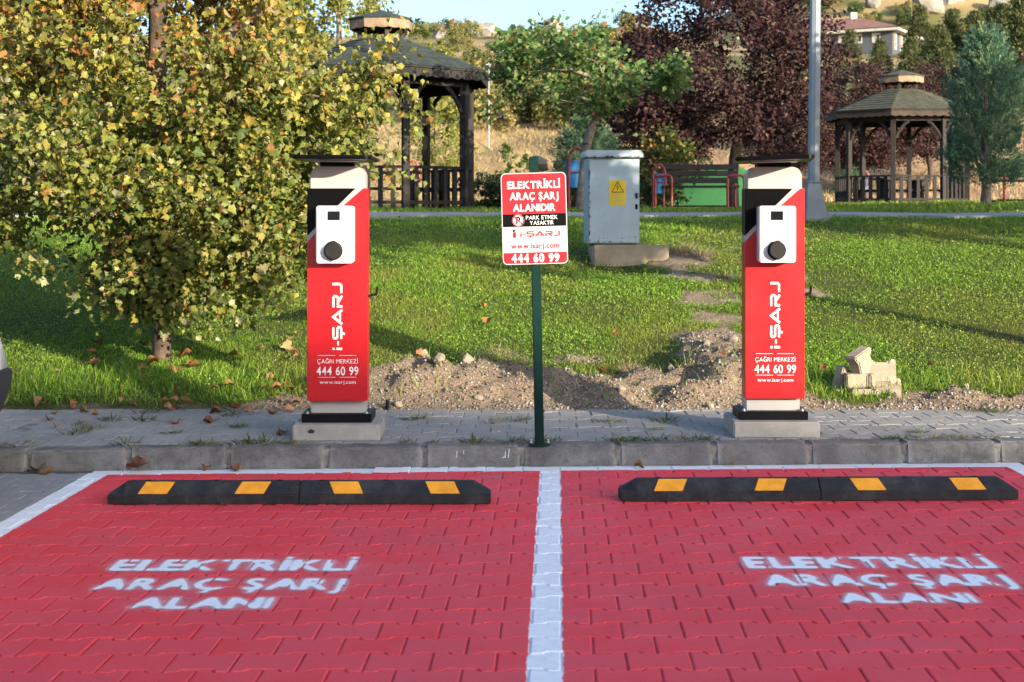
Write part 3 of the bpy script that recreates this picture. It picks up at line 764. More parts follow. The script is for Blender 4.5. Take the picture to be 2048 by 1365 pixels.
sgt('www.isarj.com', -.130, .130, .078, .117, 'red_print', .012, (-.2, .70)); sgt('444 60 99', -.130, .130, .013, .056, off=.035)
place_print('lettering', logo_tris(), M['red_print'], bd, -.078, .136, .143, .182, yp)
# no-parking roundel and small station emblem
MB().lathe([(.034, 0), (.034, .0006)], n=28).obj('roundel', M['white_print'], bd, (-.089, -.0028, .2395), (R(90), 0, 0))
sgp = text_tris('P', .04); place_print('lettering', sgp, M['black_print'], bd, -.100, -.076, .219, .260, -.0039)
V, T = thick([(.0305 * math.cos(a), .0305 * math.sin(a)) for a in np.linspace(0, 2 * math.pi, 29)], .006)
V2, T2 = thick([(-.022, .022), (.022, -.022)], .007)
Vr = np.vstack([V, V2]); Tr = np.vstack([T, T2 + len(V)])
link('roundel_ring', mesh_np('roundel_ring', np.stack([Vr[:, 0] - .089, np.full(len(Vr), -.0044), Vr[:, 1] + .2395], 1), Tr, M['red_print']), bd)
ring = rounded(-.133, .137, -.087, .196, .007); V, T = thick(ring + [ring[0]], .0032)
link('emblem_frame', mesh_np('emblem_frame', np.stack([V[:, 0], np.full(len(V), yp), V[:, 1]], 1), T, M['grey_line']), bd)
MB().prism_y([(-.119, .149), (-.103, .143), (-.103, .180), (-.119, .172)], -.0036, -.003).obj('emblem_body', M['red_print'], bd)
MB().prism_y([(-.119, .174), (-.105, .183), (-.105, .190), (-.119, .190)], -.0036, -.003).obj('emblem_top', M['black_print'], bd)

# ------------------------------------------------------------------ utility cabinet
cab_z = .835
cb = empty('utility_cabinet', (.99, 14.55, cab_z), R(3), 'pale blue metal utility cabinet with a yellow warning plate, standing on a stone plinth', 'cabinet')
MB().box((.03, .19, .65), (.525, .36, .86)).obj('cabinet_body', M['cabinet'], cb, bevel=.006)
dr = MB().box((.033, -.001, .645), (.505, .022, .835)).obj('door', M['cabinet'], cb, bevel=.004)
rf = MB().prism_y([(-.265, 1.085), (.325, 1.085), (.325, 1.12), (.30, 1.158), (-.24, 1.158), (-.265, 1.12)], -.05, .42).obj('roof', M['cabinet'], cb, bevel=.004)
rr_ = MB()
for k in range(26):
    x = random.uniform(-.25, .31); rr_.box((x, -.0505, 1.087 + random.random() * .012), (random.uniform(.006, .03), .002, random.uniform(.003, .010)))
for k in range(26):
    z = random.uniform(.25, .95); rr_.box((-.212 + random.gauss(0, .004), -.0125, z), (random.uniform(.003, .009), .002, random.uniform(.01, .04)))
for k in range(18):
    x = random.uniform(-.2, .27); rr_.box((x, -.0125, .236 + random.random() ** 2 * .05), (random.uniform(.004, .02), .002, random.uniform(.003, .012)))
rr_.obj('paint_chip', M['rust'], cb)['kind'] = 'stuff'
wp = MB().prism_y(rounded(-.015, .605, .150, .856, .004), -.016, -.0125).obj('warning_plate', M['warn_yellow'], cb)
V, T = thick([(.008, .737), (.0675, .842), (.127, .737), (.008, .737)], .007)
link('warning_triangle', mesh_np('warning_triangle', np.stack([V[:, 0], np.full(len(V), -.0172), V[:, 1]], 1), T, M['black_print']), wp)
V, T = thick([(.071, .815), (.060, .786), (.075, .789), (.064, .757)], .006)
link('lightning_mark', mesh_np('lightning_mark', np.stack([V[:, 0], np.full(len(V), -.0172), V[:, 1]], 1), T, M['black_print']), wp)
place_print('lettering', text_tris('DİKKAT', .0, .12), M['grey_line'], wp, .018, .112, .704, .720, -.0172, CAP)
place_print('lettering', text_tris('ÖLÜM'.replace('Ö', 'O').replace('Ü', 'U'), .0, .12), M['grey_line'], wp, .030, .100, .672, .688, -.0172, CAP)
place_print('lettering', text_tris('TEHLİKESİ', .0, .12), M['grey_line'], wp, .008, .122, .640, .656, -.0172, CAP)
MB().box((.258, -.016, .70), (.010, .012, .06)).box((.258, -.02, .716), (.028, .012, .010)).box((.262, -.02, .69), (.024, .012, .014), ry=.6).obj('lock_handle', M['black_satin'], cb)
MB().box((.258, -.0125, .590), (.024, .004, .052)).obj('keyhole', M['black_print'], cb)
pm = MB().box((.09, .16, .085), (.56, .46, .25)).obj('stone_plinth', M['concrete_warm'], cb, bevel=.02, seg=2)
sb = MB().box((0, 0, .06), (.30, .22, .17)).obj('stone_block', M['concrete_warm'], None, (1.43, 14.62, gz(1.43, 14.62) - .02), (0, 0, R(-6)), bevel=.018)
tag(sb, 'low pale stone block beside the utility cabinet plinth', 'stone block')

# ------------------------------------------------------------------ lamp post
lx, ly = 3.76, 18.1; lz = 1.22
lp = empty('lamp_post', (lx, ly, lz), 0, 'tall grey tapered lamp post behind the tilted-canopy charger', 'lamp post')
MB().lathe([(.077, .50), (.074, 1.0), (.066, 3.4), (.050, 8.0)], n=8).obj('pole', M['pole'], lp, rot=(0, R(.55), 0))
bs = MB(); n8 = 4
bs.add([(-.13, -.12, .02), (.15, -.12, .02), (.15, .12, .02), (-.13, .12, .02), (-.085, -.08, .52), (.085, -.08, .52), (.085, .08, .52), (-.085, .08, .52)], [(0, 3, 2, 1), (4, 5, 6, 7), (0, 1, 5, 4), (1, 2, 6, 5), (2, 3, 7, 6), (3, 0, 4, 7)])
bs.obj('tapered_base', M['pole'], lp, bevel=.012)
MB().box((0, 0, .525), (.20, .19, .022)).obj('flange', M['pole'], lp, bevel=.004)
MB().add([(.145, -.02, .02), (.215, -.02, .02), (.10, -.02, .40), (.145, .0, .02), (.215, .0, .02), (.10, .0, .40)], [(0, 1, 2), (3, 5, 4), (0, 3, 4, 1), (1, 4, 5, 2), (2, 5, 3, 0)]).obj('stiffener', M['pole'], lp)
MB().box((.12, -.05, -.05), (.62, .5, .15)).obj('footing', M['concrete_warm'], lp, bevel=.02)
MB().tube([(.08, 0, 7.9), (.06, -.3, 8.1), (.05, -.9, 8.2)], .03).obj('lamp_arm', M['pole'], lp)
MB().box((.05, -1.15, 8.2), (.28, .6, .10)).obj('lamp_head', M['pole'], lp, bevel=.03)

# ------------------------------------------------------------------ gazebos
def gazebo(loc, th0, label, shm, fasc, cup):
    """eight-sided timber gazebo; th0 = angle of one front corner, measured from the camera direction"""
    t = empty('gazebo', loc, 0, label, 'gazebo', 'octagonal park gazebos')
    Rp, Re, Rt = 1.74, 2.10, .47
    ze, zt = 2.40, 3.20
    A = [th0 + k * math.pi / 4 for k in range(8)]
    P = lambda a, r, z: Vector((r * math.sin(a), -r * math.cos(a), z))
    MB().prism([P(a, 1.95, 0)[:2] for a in A], -.25, .05).obj('floor_slab', M['concrete_warm'], t)
    for a in A:
        m = MB(); m.box(P(a, Rp, 1.22), (.125, .125, 2.34), rz=a); m.obj('post', M['wood_dark'], t, bevel=.008)
    for k in range(8):
        a, b = A[k], A[(k + 1) % 8]; am = a + math.pi / 8
        p, q = P(a, Rp, 0), P(b, Rp, 0); d = (q - p); Ls = d.length; u = d / Ls; mid = (p + q) / 2
        bmm = MB().box(mid + Vector((0, 0, 2.32)), (Ls - .13, .085, .12), rz=am); bmm.obj('tie_beam', M['wood_dark'], t)
        for s_, e_ in ((p, u), (q, -u)):
            pts = [s_ + e_ * .06 + Vector((0, 0, 1.80)), s_ + e_ * .12 + Vector((0, 0, 1.93)), s_ + e_ * .30 + Vector((0, 0, 2.17)), s_ + e_ * .42 + Vector((0, 0, 2.25))]
            MB().tube(pts, .042, 6).obj('brace', M['wood_dark'], t)
        if k != 3:                        # one side left open as the way in
            r1 = MB().box(mid + Vector((0, 0, .80)), (Ls - .13, .10, .05), rz=am).obj('rail', M['wood_dark'], t)
            MB().box(mid + Vector((0, 0, .18)), (Ls - .13, .06, .06), rz=am).obj('rail', M['wood_dark'], t)
            nb = 5
            for j in range(nb):
                c = p + d * ((j + 1) / (nb + 1)); MB().box(c + Vector((0, 0, .42)), (.085, .045, .72), rz=am).obj('baluster', M['wood_dark'], r1)
            c = P(am, Rp * .924 - .26, .42); MB().box(c, (Ls - .35, .36, .05), rz=am).obj('bench_seat', M['wood_dark'], t)
        # fascia with a scalloped lower edge
        p, q = P(a, Re, 0), P(b, Re, 0); ns = 42; top, bot = [], []
        for j in range(ns + 1):
            s_ = j / ns; top.append((s_, ze + .155)); bot.append((s_, ze - .012 - .028 * abs(math.sin(s_ * math.pi * 7))))
        out = Vector((math.sin(am), -math.cos(am), 0)) * .03
        vs = []; fs = []
        for j in range(ns + 1):
            o = p.lerp(q, j / ns)
            vs += [o + Vector((0, 0, bot[j][1])), o + Vector((0, 0, top[j][1])), o - out + Vector((0, 0, bot[j][1])), o - out + Vector((0, 0, top[j][1]))]
        for j in range(ns):
            b0 = 4 * j; fs += [(b0, b0 + 4, b0 + 5, b0 + 1), (b0 + 2, b0 + 3, b0 + 7, b0 + 6), (b0, b0 + 2, b0 + 6, b0 + 4), (b0 + 1, b0 + 5, b0 + 7, b0 + 3)]
        MB().add(vs, fs).obj('fascia', fasc, t)
    # roof deck
    deck = MB()
    vs = [P(a, Re + .03, ze + .15) for a in A] + [P(a, Rt, zt) for a in A] + [P(a, Re + .03, ze + .12) for a in A] + [P(a, Rt, zt - .03) for a in A]
    fs = [(k, (k + 1) % 8, 8 + (k + 1) % 8, 8 + k) for k in range(8)] + [(16 + k, 24 + k, 24 + (k + 1) % 8, 16 + (k + 1) % 8) for k in range(8)] + [(k, 16 + k, 16 + (k + 1) % 8, (k + 1) % 8) for k in range(8)] + [tuple(range(8, 16)), tuple(range(31, 23, -1))]
    roof = deck.add(vs, fs).obj('roof', M['wood_dark'], t)
    rows = 9
    for k in range(8):
        am = A[k] + math.pi / 8
        if math.cos(am) < -.45: continue          # the far slopes: plain deck would show nothing of them
        p0, p1 = P(A[k], Re + .04, ze + .155), P(A[(k + 1) % 8], Re + .04, ze + .155)
        q0, q1 = P(A[k], Rt, zt + .005), P(A[(k + 1) % 8], Rt, zt + .005)
        nrm = (p1 - p0).cross(q0 - p0).normalized()
        if nrm.z < 0: nrm = -nrm
        for r in range(rows):
            s0, s1 = r / rows, (r + 1.12) / rows
            a0, a1 = p0.lerp(q0, s0), p1.lerp(q1, s0); b0, b1 = p0.lerp(q0, min(1, s1)), p1.lerp(q1, min(1, s1))
            wd = (a1 - a0).length; nt = max(1, round(wd / .31)); offs = .5 if r % 2 else 0
            cuts = [0] + [(j + offs) / nt for j in range(1 - int(offs > 0), nt) if .04 < (j + offs) / nt < .96] + [1]
            for j in range(len(cuts) - 1):
                c0, c1 = cuts[j] + .003, cuts[j + 1] - .003
                lo0, lo1 = a0.lerp(a1, c0), a0.lerp(a1, c1); hi0, hi1 = b0.lerp(b1, c0), b0.lerp(b1, c1)
                up = nrm * (.016 + random.random() * .006); dn = nrm * .004
                vs = [lo0 + up, lo1 + up, hi1 + dn, hi0 + dn, lo0 + nrm * .001, lo1 + nrm * .001]
                MB().add(vs, [(0, 1, 2, 3), (0, 4, 5, 1), (0, 3, 4), (1, 5, 2)]).obj('shingle', shm, roof)
    # cupola
    cu = empty('cupola', (0, 0, 0)); cu.parent = t
    for key in ('label', 'category'):
        if key in cu: del cu[key]
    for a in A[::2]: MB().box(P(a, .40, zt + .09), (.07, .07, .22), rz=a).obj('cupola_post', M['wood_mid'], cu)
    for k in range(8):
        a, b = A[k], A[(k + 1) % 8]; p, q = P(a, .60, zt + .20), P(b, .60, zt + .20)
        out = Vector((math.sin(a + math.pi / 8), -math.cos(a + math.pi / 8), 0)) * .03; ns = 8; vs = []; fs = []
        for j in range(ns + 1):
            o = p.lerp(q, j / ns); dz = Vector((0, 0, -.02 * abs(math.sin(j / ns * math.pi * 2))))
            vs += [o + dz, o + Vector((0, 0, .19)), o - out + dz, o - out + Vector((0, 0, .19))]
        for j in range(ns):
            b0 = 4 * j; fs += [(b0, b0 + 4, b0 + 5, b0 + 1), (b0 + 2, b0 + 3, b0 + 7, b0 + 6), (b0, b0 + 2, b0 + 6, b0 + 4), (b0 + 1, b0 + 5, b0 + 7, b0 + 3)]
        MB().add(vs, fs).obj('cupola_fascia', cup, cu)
    vs = [P(a, .63, zt + .385) for a in A] + [Vector((0, 0, zt + .57))] + [P(a, .63, zt + .36) for a in A]
    MB().add(vs, [(k, (k + 1) % 8, 8) for k in range(8)] + [(k, 9 + k, 9 + (k + 1) % 8, (k + 1) % 8) for k in range(8)] + [tuple(range(16, 8, -1))]).obj('cupola_roof', shm, cu)
    # picnic table inside
    MB().box((0, 0, .74), (1.5, .75, .05), rz=.3).obj('table_top', M['wood_dark'], t)
    for s in (-1, 1): MB().box((s * .5, s * .15, .38), (.08, .5, .68), rz=.3).obj('table_leg', M['wood_dark'], t)
    return t
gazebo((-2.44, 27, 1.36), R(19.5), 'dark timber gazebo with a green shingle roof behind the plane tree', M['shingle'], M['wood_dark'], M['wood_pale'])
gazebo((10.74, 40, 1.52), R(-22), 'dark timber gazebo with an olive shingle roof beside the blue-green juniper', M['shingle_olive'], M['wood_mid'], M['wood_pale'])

# ------------------------------------------------------------------ benches, bins, green panel
def bench(loc, rz, label):
    t = empty('park_bench', loc, rz, label, 'bench', 'slatted park benches')
    for y, z, ry in ((.30, .46, 0), (.16, .455, 0), (.02, .46, 0)): MB().box((0, y, z), (1.42, .115, .035)).obj('seat_slat', M['wood_dark'], t, bevel=.005)
    for y, z in ((.40, .58), (.43, .71), (.46, .83)): MB().box((0, y, z), (1.42, .035, .10), rx=R(-12)).obj('back_slat', M['wood_dark'], t, bevel=.005)
    for s in (-1, 1):
        x = s * .66
        MB().tube([(x + .13, -.05, 0), (x + .13, -.05, .60), (x + .11, -.05, .64), (x + .06, -.05, .66), (x - .10, -.05, .66), (x - .15, -.05, .64), (x - .17, -.05, .60), (x - .17, -.05, 0)], .025, 8).obj('arm_frame', M['red_tube'], t)
        MB().tube([(x, -.03, .08), (x, .40, .08)], .022).tube([(x, .36, 0), (x, .40, .5), (x, .48, .88)], .022).tube([(x, -.03, .42), (x, .40, .43)], .02).obj('side_frame', M['red_tube'], t)
    MB().tube([(-.62, .05, .10), (.62, .05, .10)], .015).obj('stretcher', M['wood_dark'], t)
    return t
bench((3.46, 26.6, 1.375), R(-4), 'dark slatted bench with red tube arms under the purple plum tree')
bench((9.62, 26.9, 1.49), R(6), 'dark slatted bench beyond the trunk of the blue-green juniper, at the photo edge')
bench((7.5, 46.5, 1.55), R(8), 'red-armed bench seen behind the railings of the olive-roofed gazebo')

def bin_(loc, rz, label, s=1.0):
    t = empty('litter_bin', loc, rz, label, 'litter bin', 'blue litter bins in red hoop frames'); t.scale = (s, s, s)
    bk = MB(); bk.lathe([(.105, .42), (.115, .43), (.150, .86), (.158, .87), (.158, .89), (.146, .89), (.146, .86), (.11, .47)], n=20); bk.obj('bucket', M['blue_bin'], t)
    MB().lathe([(.147, .80), (.150, .81), (.148, .82)], n=20).obj('rim_band', M['blue_bin'], t)
    pts = [(-.14, -.17, 0), (-.14, -.17, .78)] + [(-.14 + .145 - .145 * math.cos(a), -.17, .84 + .27 * math.sin(a)) for a in np.linspace(.15, math.pi - .15, 9)] + [(.15, -.17, .78), (.15, -.17, .62)]
    MB().tube(pts, .026, 8).obj('hoop_frame', M['red_tube'], t)
    MB().tube([(-.14, -.17, .70), (.15, -.17, .70)], .014).obj('hanger', M['red_tube'], t)
    return t
bin_((1.065, 25.0, 1.36), R(14), 'blue litter bin hanging in a red hoop frame beside the utility cabinet')
bin_((2.70, 26.75, 1.375), R(0), 'blue litter bin partly hidden at the end of the bench with red arms', .78)
bin_((11.0, 45.5, 1.55), R(0), 'blue litter bin seen through the olive-roofed gazebo')
bin_((-2.28, 33.5, 1.42), R(0), 'blue litter bin glimpsed through the railings of the green-roofed gazebo')
gp = [(-1.15, 0), (1.15, 0), (1.15, .80), (1.05, .93), (.85, .97), (.45, .96), (.15, .90), (-.10, .80), (-.45, .66), (-.85, .55), (-1.15, .48)]
go = MB().prism_y(gp, 0, .45).obj('playground_barrier', M['green_board'], None, (4.05, 31.4, 1.38), (0, 0, R(4)), bevel=.05, seg=3)
tag(go, 'bright green low barrier with a curved top behind the bench', 'barrier')

# pale marker stones by the bank
rocks = [rock_mesh('rock', k, M['soil_stone']) for k in range(4)]
pale = [rock_mesh('pale_rock', 20 + k, M['concrete_warm']) for k in range(2)]
for x, y, s, lab in ((.62, 33, .30, 'pale pointed stone above the top of the red sign, nearer the gazebo'), (1.12, 33, .26, 'pale rounded stone above the sign corner next to the blue bin')):
    o = link('marker_stone', pale[0 if x < 1 else 1], None, (x * 1.0, y, 2.28), (0, 0, x), (s, s * .8, s * .75)); tag(o, lab, 'stone')
    o.location.z = gz(x, y) + 1.02
    MB().tube([(0, 0, -4), (0, 0, -.6)], .35, 7).obj('stone_footing', M['concrete_warm'], o)

# ------------------------------------------------------------------ stacked stone blocks by the right-hand charger
def block(loc, rot, label, d=(.20, .16, .09)):
    o = MB().prism(paver_outline(.003, .003), -.045, .045).obj('stone_block', M['concrete_warm'], None, loc, rot, bevel=.008)
    return tag(o, label, 'stone block', 'loose paving blocks stacked on the grass')
bx0, by0 = 2.36, 9.72; bz = gz(bx0, by0) - .055
block((bx0 - .02, by0 - .04, bz + .03), (0, 0, R(4)), 'paving block half sunk in grass at the bottom of the loose stack')
block((bx0 - .035, by0 + .0, bz + .125), (0, 0, R(-3)), 'flat paving block in the middle of the loose stack')
block((bx0 - .015, by0 + .03, bz + .225), (R(90), R(70), R(40)), 'paving block standing on end on top of the loose stack')
block((bx0 - .085, by0 + .10, bz + .10), (R(84), R(20), R(25)), 'paving block leaning behind the stack on the charger side')
block((bx0 + .125, by0 + .06, bz + .165), (R(78), R(0), R(-4)), 'wide paving block standing on edge at the upper side of the stack')
block((bx0 + .14, by0 - .02, bz + .05), (R(22), R(10), R(-12)), 'tilted paving block lying low at the far side of the stack')
block((bx0 + .15, by0 + .13, bz + .08), (0, 0, R(20)), 'paving block under the upright one, mostly hidden in the stack')

# ------------------------------------------------------------------ white car: only its far corner shows
car = empty('parked_car', (-3.385, 5.55, 0), 0, 'white parked car with a dark bumper, only its corner in view', 'car')
secs = [  # y, half width, sill z, belt z, roof z, roof half width
    (-1.95, .70, .40, .70, .72, .60), (-1.80, .79, .30, .76, .80, .64), (-1.2, .82, .24, .86, .92, .66), (-.75, .83, .22, .90, 1.02, .66), (-.1, .83, .22, .92, 1.42, .58), (.7, .83, .22, .93, 1.46, .58), (1.35, .82, .24, .93, 1.40, .57), (1.72, .82, .34, .84, .98, .60), (1.86, .81, .38, .70, .75, .66)]
vs = []; fs = []
for y, w, zs_, zb, zr, wr in secs:
    ring = [(-w * .92, zs_), (-w, zs_ + .16), (-w, zb - .10), (-w * .96, zb), (-wr, zr - .05), (-wr * .85, zr), (wr * .85, zr), (wr, zr - .05), (w * .96, zb), (w, zb - .10), (w, zs_ + .16), (w * .92, zs_)]
    vs += [(x, y, z) for x, z in ring]
n = 12
for i in range(len(secs) - 1):
    for k in range(n): fs.append((i * n + k, i * n + (k + 1) % n, (i + 1) * n + (k + 1) % n, (i + 1) * n + k))
fs += [tuple(range(n)), tuple(range((len(secs) - 1) * n, len(secs) * n))]
body = MB().add(vs, fs).obj('body', M['car_white'], car, bevel=.02, seg=2, smooth=True)
def bump_(y0, y1, nm):
    s = 1 if y1 > 0 else -1; m = MB(); ring = []
    for z, ww, yy in ((.27, .70, y1 - s * .10), (.36, .80, y1 - s * .01), (.50, .845, y1 + s * .015), (.575, .855, y1 + s * .02), (.585, .84, y1)):
        ring.append([(-ww, y0, z), (-ww, yy - s * .14, z), (-ww + .12, yy, z), (ww - .12, yy, z), (ww, yy - s * .14, z), (ww, y0, z)])
    vs = [p for r_ in ring for p in r_]; fs = []
    for i in range(len(ring) - 1):
        for k in range(6): fs.append((i * 6 + k, i * 6 + (k + 1) % 6, (i + 1) * 6 + (k + 1) % 6, (i + 1) * 6 + k))
    fs += [tuple(range(6)), tuple(range(len(vs) - 6, len(vs)))]
    m.add(vs, fs).obj('bumper', M['car_plastic'], car, bevel=.012, seg=2)
bump_(1.45, 1.93, 'rear'); bump_(-1.55, -2.02, 'front')
for sx in (-1, 1):
    MB().box((sx * .50, 1.865, .84), (.14, .05, .10)).obj('tail_light', M['lamp_red'], car, bevel=.015)
    MB().box((sx * .60, -1.93, .66), (.24, .08, .12)).obj('headlight', M['glass'], car, bevel=.02)
    MB().add([(sx * .805, -.35, .95), (sx * .805, 1.2, .97), (sx * .60, .95, 1.36), (sx * .60, .0, 1.36)], [(0, 1, 2, 3) if sx > 0 else (3, 2, 1, 0)]).obj('side_window', M['glass'], car)
    for y in (-1.25, 1.18):
        wh = link('wheel', None, car, (sx * .72, y, .29), (0, R(90), 0))
        MB().lathe([(.18, -.085), (.27, -.085), (.29, -.06), (.29, .06), (.27, .085), (.18, .085)], n=24).obj('tyre', M['tyre'], wh)
        MB().lathe([(.05, -.07), (.18, -.075), (.18, .075), (.05, .07)], n=16).obj('rim', M['steel'], wh)
MB().add([(-.62, 1.42, 1.36), (.62, 1.42, 1.36), (.66, 1.735, 1.06), (-.66, 1.735, 1.06)], [(0, 3, 2, 1)]).obj('rear_window', M['glass'], car)

# ------------------------------------------------------------------ house on the hill
hx, hy, hz = 47.2, 180.0, 21.3
hs = empty('hill_house', (hx, hy, hz), 0, 'grey hillside house with a red hipped tile roof', 'house')
ul = Vector((-.87, .49, 0)); ur = Vector((.49, .87, 0)); LW, RW, WH = 19.0, 11.0, 2.9
def hp(a, b, z, out=0): return ul * (a - out) + ur * (b - out) + Vector((0, 0, z))
def pris(pts, z0, z1):
    return MB().add([p + Vector((0, 0, z0)) for p in pts] + [p + Vector((0, 0, z1)) for p in pts], [(3, 2, 1, 0), (4, 5, 6, 7)] + [(i, (i + 1) % 4, 4 + (i + 1) % 4, 4 + i) for i in range(4)])
pris([hp(0, 0, 0), hp(0, RW, 0), hp(LW, RW, 0), hp(LW, 0, 0)], -3, WH).obj('wall', M['house_wall'], hs)
o_ = 1.0
e = [hp(-o_, -o_, WH), hp(-o_, RW + o_, WH), hp(LW + o_, RW + o_, WH), hp(LW + o_, -o_, WH)]
rdg = [hp(RW / 2, RW / 2, WH + 2.2), hp(LW - RW / 2, RW / 2, WH + 2.2)]
MB().add(e + rdg + [p - Vector((0, 0, .1)) for p in e], [(0, 1, 4), (1, 2, 5, 4), (2, 3, 5), (3, 0, 4, 5), (9, 8, 7, 6)]).obj('roof', M['roof_tile'], hs)
MB().add([p + Vector((0, 0, -.1)) for p in e] + [p + Vector((0, 0, -.42)) for p in e], [(i, 4 + i, 4 + (i + 1) % 4, (i + 1) % 4) for i in range(4)] + [(7, 6, 5, 4)]).obj('eave_board', M['house_trim'], hs)
def win(a, b, z0, z1, w, face):
    u = ul if face == 'l' else ur; n_ = ur if face == 'l' else ul
    c0 = (hp(a, 0, 0) if face == 'l' else hp(0, b, 0))
    def q(s, z, o): return c0 + u * s - n_ * o + Vector((0, 0, z))
    m = MB(); vs = [q(-w / 2, z0, .06), q(w / 2, z0, .06), q(w / 2, z1, .06), q(-w / 2, z1, .06), q(-w / 2, z0, -.02), q(w / 2, z0, -.02), q(w / 2, z1, -.02), q(-w / 2, z1, -.02)]
    f = m.add(vs, [(0, 1, 2, 3), (0, 4, 5, 1), (1, 5, 6, 2), (2, 6, 7, 3), (3, 7, 4, 0)]).obj('window', M['house_trim'], hs)
    g = w * .30; MB().add([q(-g - .1, z0 + .25, .09), q(-.1, z0 + .25, .09), q(-.1, z1 - .25, .09), q(-g - .1, z1 - .25, .09)], [(0, 1, 2, 3)]).obj('pane', M['glass'], f)
for a in (2.0, 4.3, 6.4, 8.4, 14.2): win(a, 0, 1.15, 2.35, 1.05, 'l')
for b in (1.4, 4.2, 7.0, 9.8): win(0, b, .3, 2.5, 1.1, 'r')
MB().box(hp(RW / 2 + 1.0, RW / 2, WH + 2.4), (.8, .8, 1.0)).obj('chimney', M['house_trim'], hs)

# thin poles on the hill
def far_pole(x, y, h, label):
    t = empty('utility_pole', (x, y, gz(x, y) - .3), 0, label, 'pole', 'thin poles beyond the park')
    MB().tube([(0, 0, 0), (0, 0, h)], [.034, .024], 6).obj('pole', M['pole'], t)
    MB().box((0, 0, h - .1), (.26, .10, .08)).obj('lamp_head', M['pole'], t)
far_pole(-.96, 60, 3.9, 'thin pale pole rising beside the eave of the green-roofed gazebo')
far_pole(48.5, 176, 4.9 + 3, 'thin pale pole at the corner of the hillside house')
far_pole(58.5, 196, 9.0, 'thin pale pole on the rocky slope beside the hillside house')

# ------------------------------------------------------------------ unseen building added behind the camera, its roof line set to shade the bays
bl = empty('shade_building', (31.7, -30.8, 0), R(-18.8), 'unseen cream building behind the camera, shaped to shade the bays', 'building')
MB().box((0, -5, 6.1), (56, 10, 12.2)).obj('wall', M['plaster'], bl)
for fl_ in range(3):
    for k in range(-8, 9):
        f = MB().box((k * 3.2, .0, 2.0 + fl_ * 3.1), (1.5, .12, 1.5)).obj('window', M['house_trim'], bl)
        MB().box((k * 3.2, .07, 2.0 + fl_ * 3.1), (1.3, .04, 1.3)).obj('pane', M['glass'], f)
MB().box((0, -5, 12.255), (56.4, 10.4, .10)).obj('roof', M['concrete'], bl)

# ------------------------------------------------------------------ vegetation: generators
def norm(a): return a / np.maximum(np.linalg.norm(a, axis=-1, keepdims=True), 1e-9)
def leaf_cloud(P, T, N, S, C, tv, tf, jit=.08):
    """place a leaf template at P with tip direction T, normal N, size S, colour C"""
    T = norm(T); N = norm(N - (N * T).sum(1, keepdims=True) * T); B = np.cross(T, N)
    n, m = len(P), len(tv)
    V = P[:, None] + S[:, None, None] * (tv[None, :, 0:1] * B[:, None] + tv[None, :, 1:2] * T[:, None] + tv[None, :, 2:3] * N[:, None])
    F = (tf[None] + (np.arange(n) * m)[:, None, None]).reshape(-1, tf.shape[1])
    Cc = np.repeat(C[:, None], m, 1) * (1 + jit * rng.standard_normal((n, m, 1)))
    return V.reshape(-1, 3), F, np.clip(Cc.reshape(-1, 3), .003, .9)
def palmate():
    o = [(0, .02), (.14, -.02), (.38, -.06), (.37, .14), (.58, .36), (.38, .46), (.34, .66), (.17, .66), (0, 1.0), (-.17, .66), (-.34, .66), (-.38, .46), (-.58, .36), (-.37, .14), (-.38, -.06), (-.14, -.02)]
    v = [(0, .32, -.06)] + [(x, y, .42 * abs(x) - .38 * (y - .3) ** 2 + (.07 if i % 2 else -.03)) for i, (x, y) in enumerate(o)]; n = len(o)
    return np.array(v), np.array([(0, 1 + i, 1 + (i + 1) % n) for i in range(n)])
def ovate(w=.34):
    v = np.array([(0, 0, 0), (w, .38, .08), (0, 1, -.06), (-w, .38, .08), (0, .42, -.02)])
    return v, np.array([(0, 1, 4), (1, 2, 4), (2, 3, 4), (3, 0, 4)])
def quadleaf(w=.4):
    v = np.array([(0, 0, 0), (w, .5, .1), (0, 1, 0), (-w, .5, .1)]); return v, np.array([(0, 1, 2), (0, 2, 3)])
def tubes(paths, sides=6):
    Vs, Fs, b = [], [], 0
    for pts, rs in paths:
        pts = np.asarray(pts); rs = np.asarray(rs); k = len(pts)
        t = np.gradient(pts, axis=0); t = norm(t)
        ref = np.tile(np.array([0.31, 0.95, 0.05]), (k, 1)); a = norm(np.cross(t, ref)); bb = np.cross(t, a)
        ang = np.arange(sides) * 2 * np.pi / sides
        ring = pts[:, None] + rs[:, None, None] * (np.cos(ang)[None, :, None] * a[:, None] + np.sin(ang)[None, :, None] * bb[:, None])
        Vs.append(ring.reshape(-1, 3))
        i = np.arange(k - 1)[:, None] * sides; j = np.arange(sides)[None]; j2 = (j + 1) % sides
        Fs.append(np.stack([i + j, i + sides + j, i + sides + j2, i + j2], -1).reshape(-1, 4) + b); b += k * sides
    return np.vstack(Vs), np.vstack(Fs)
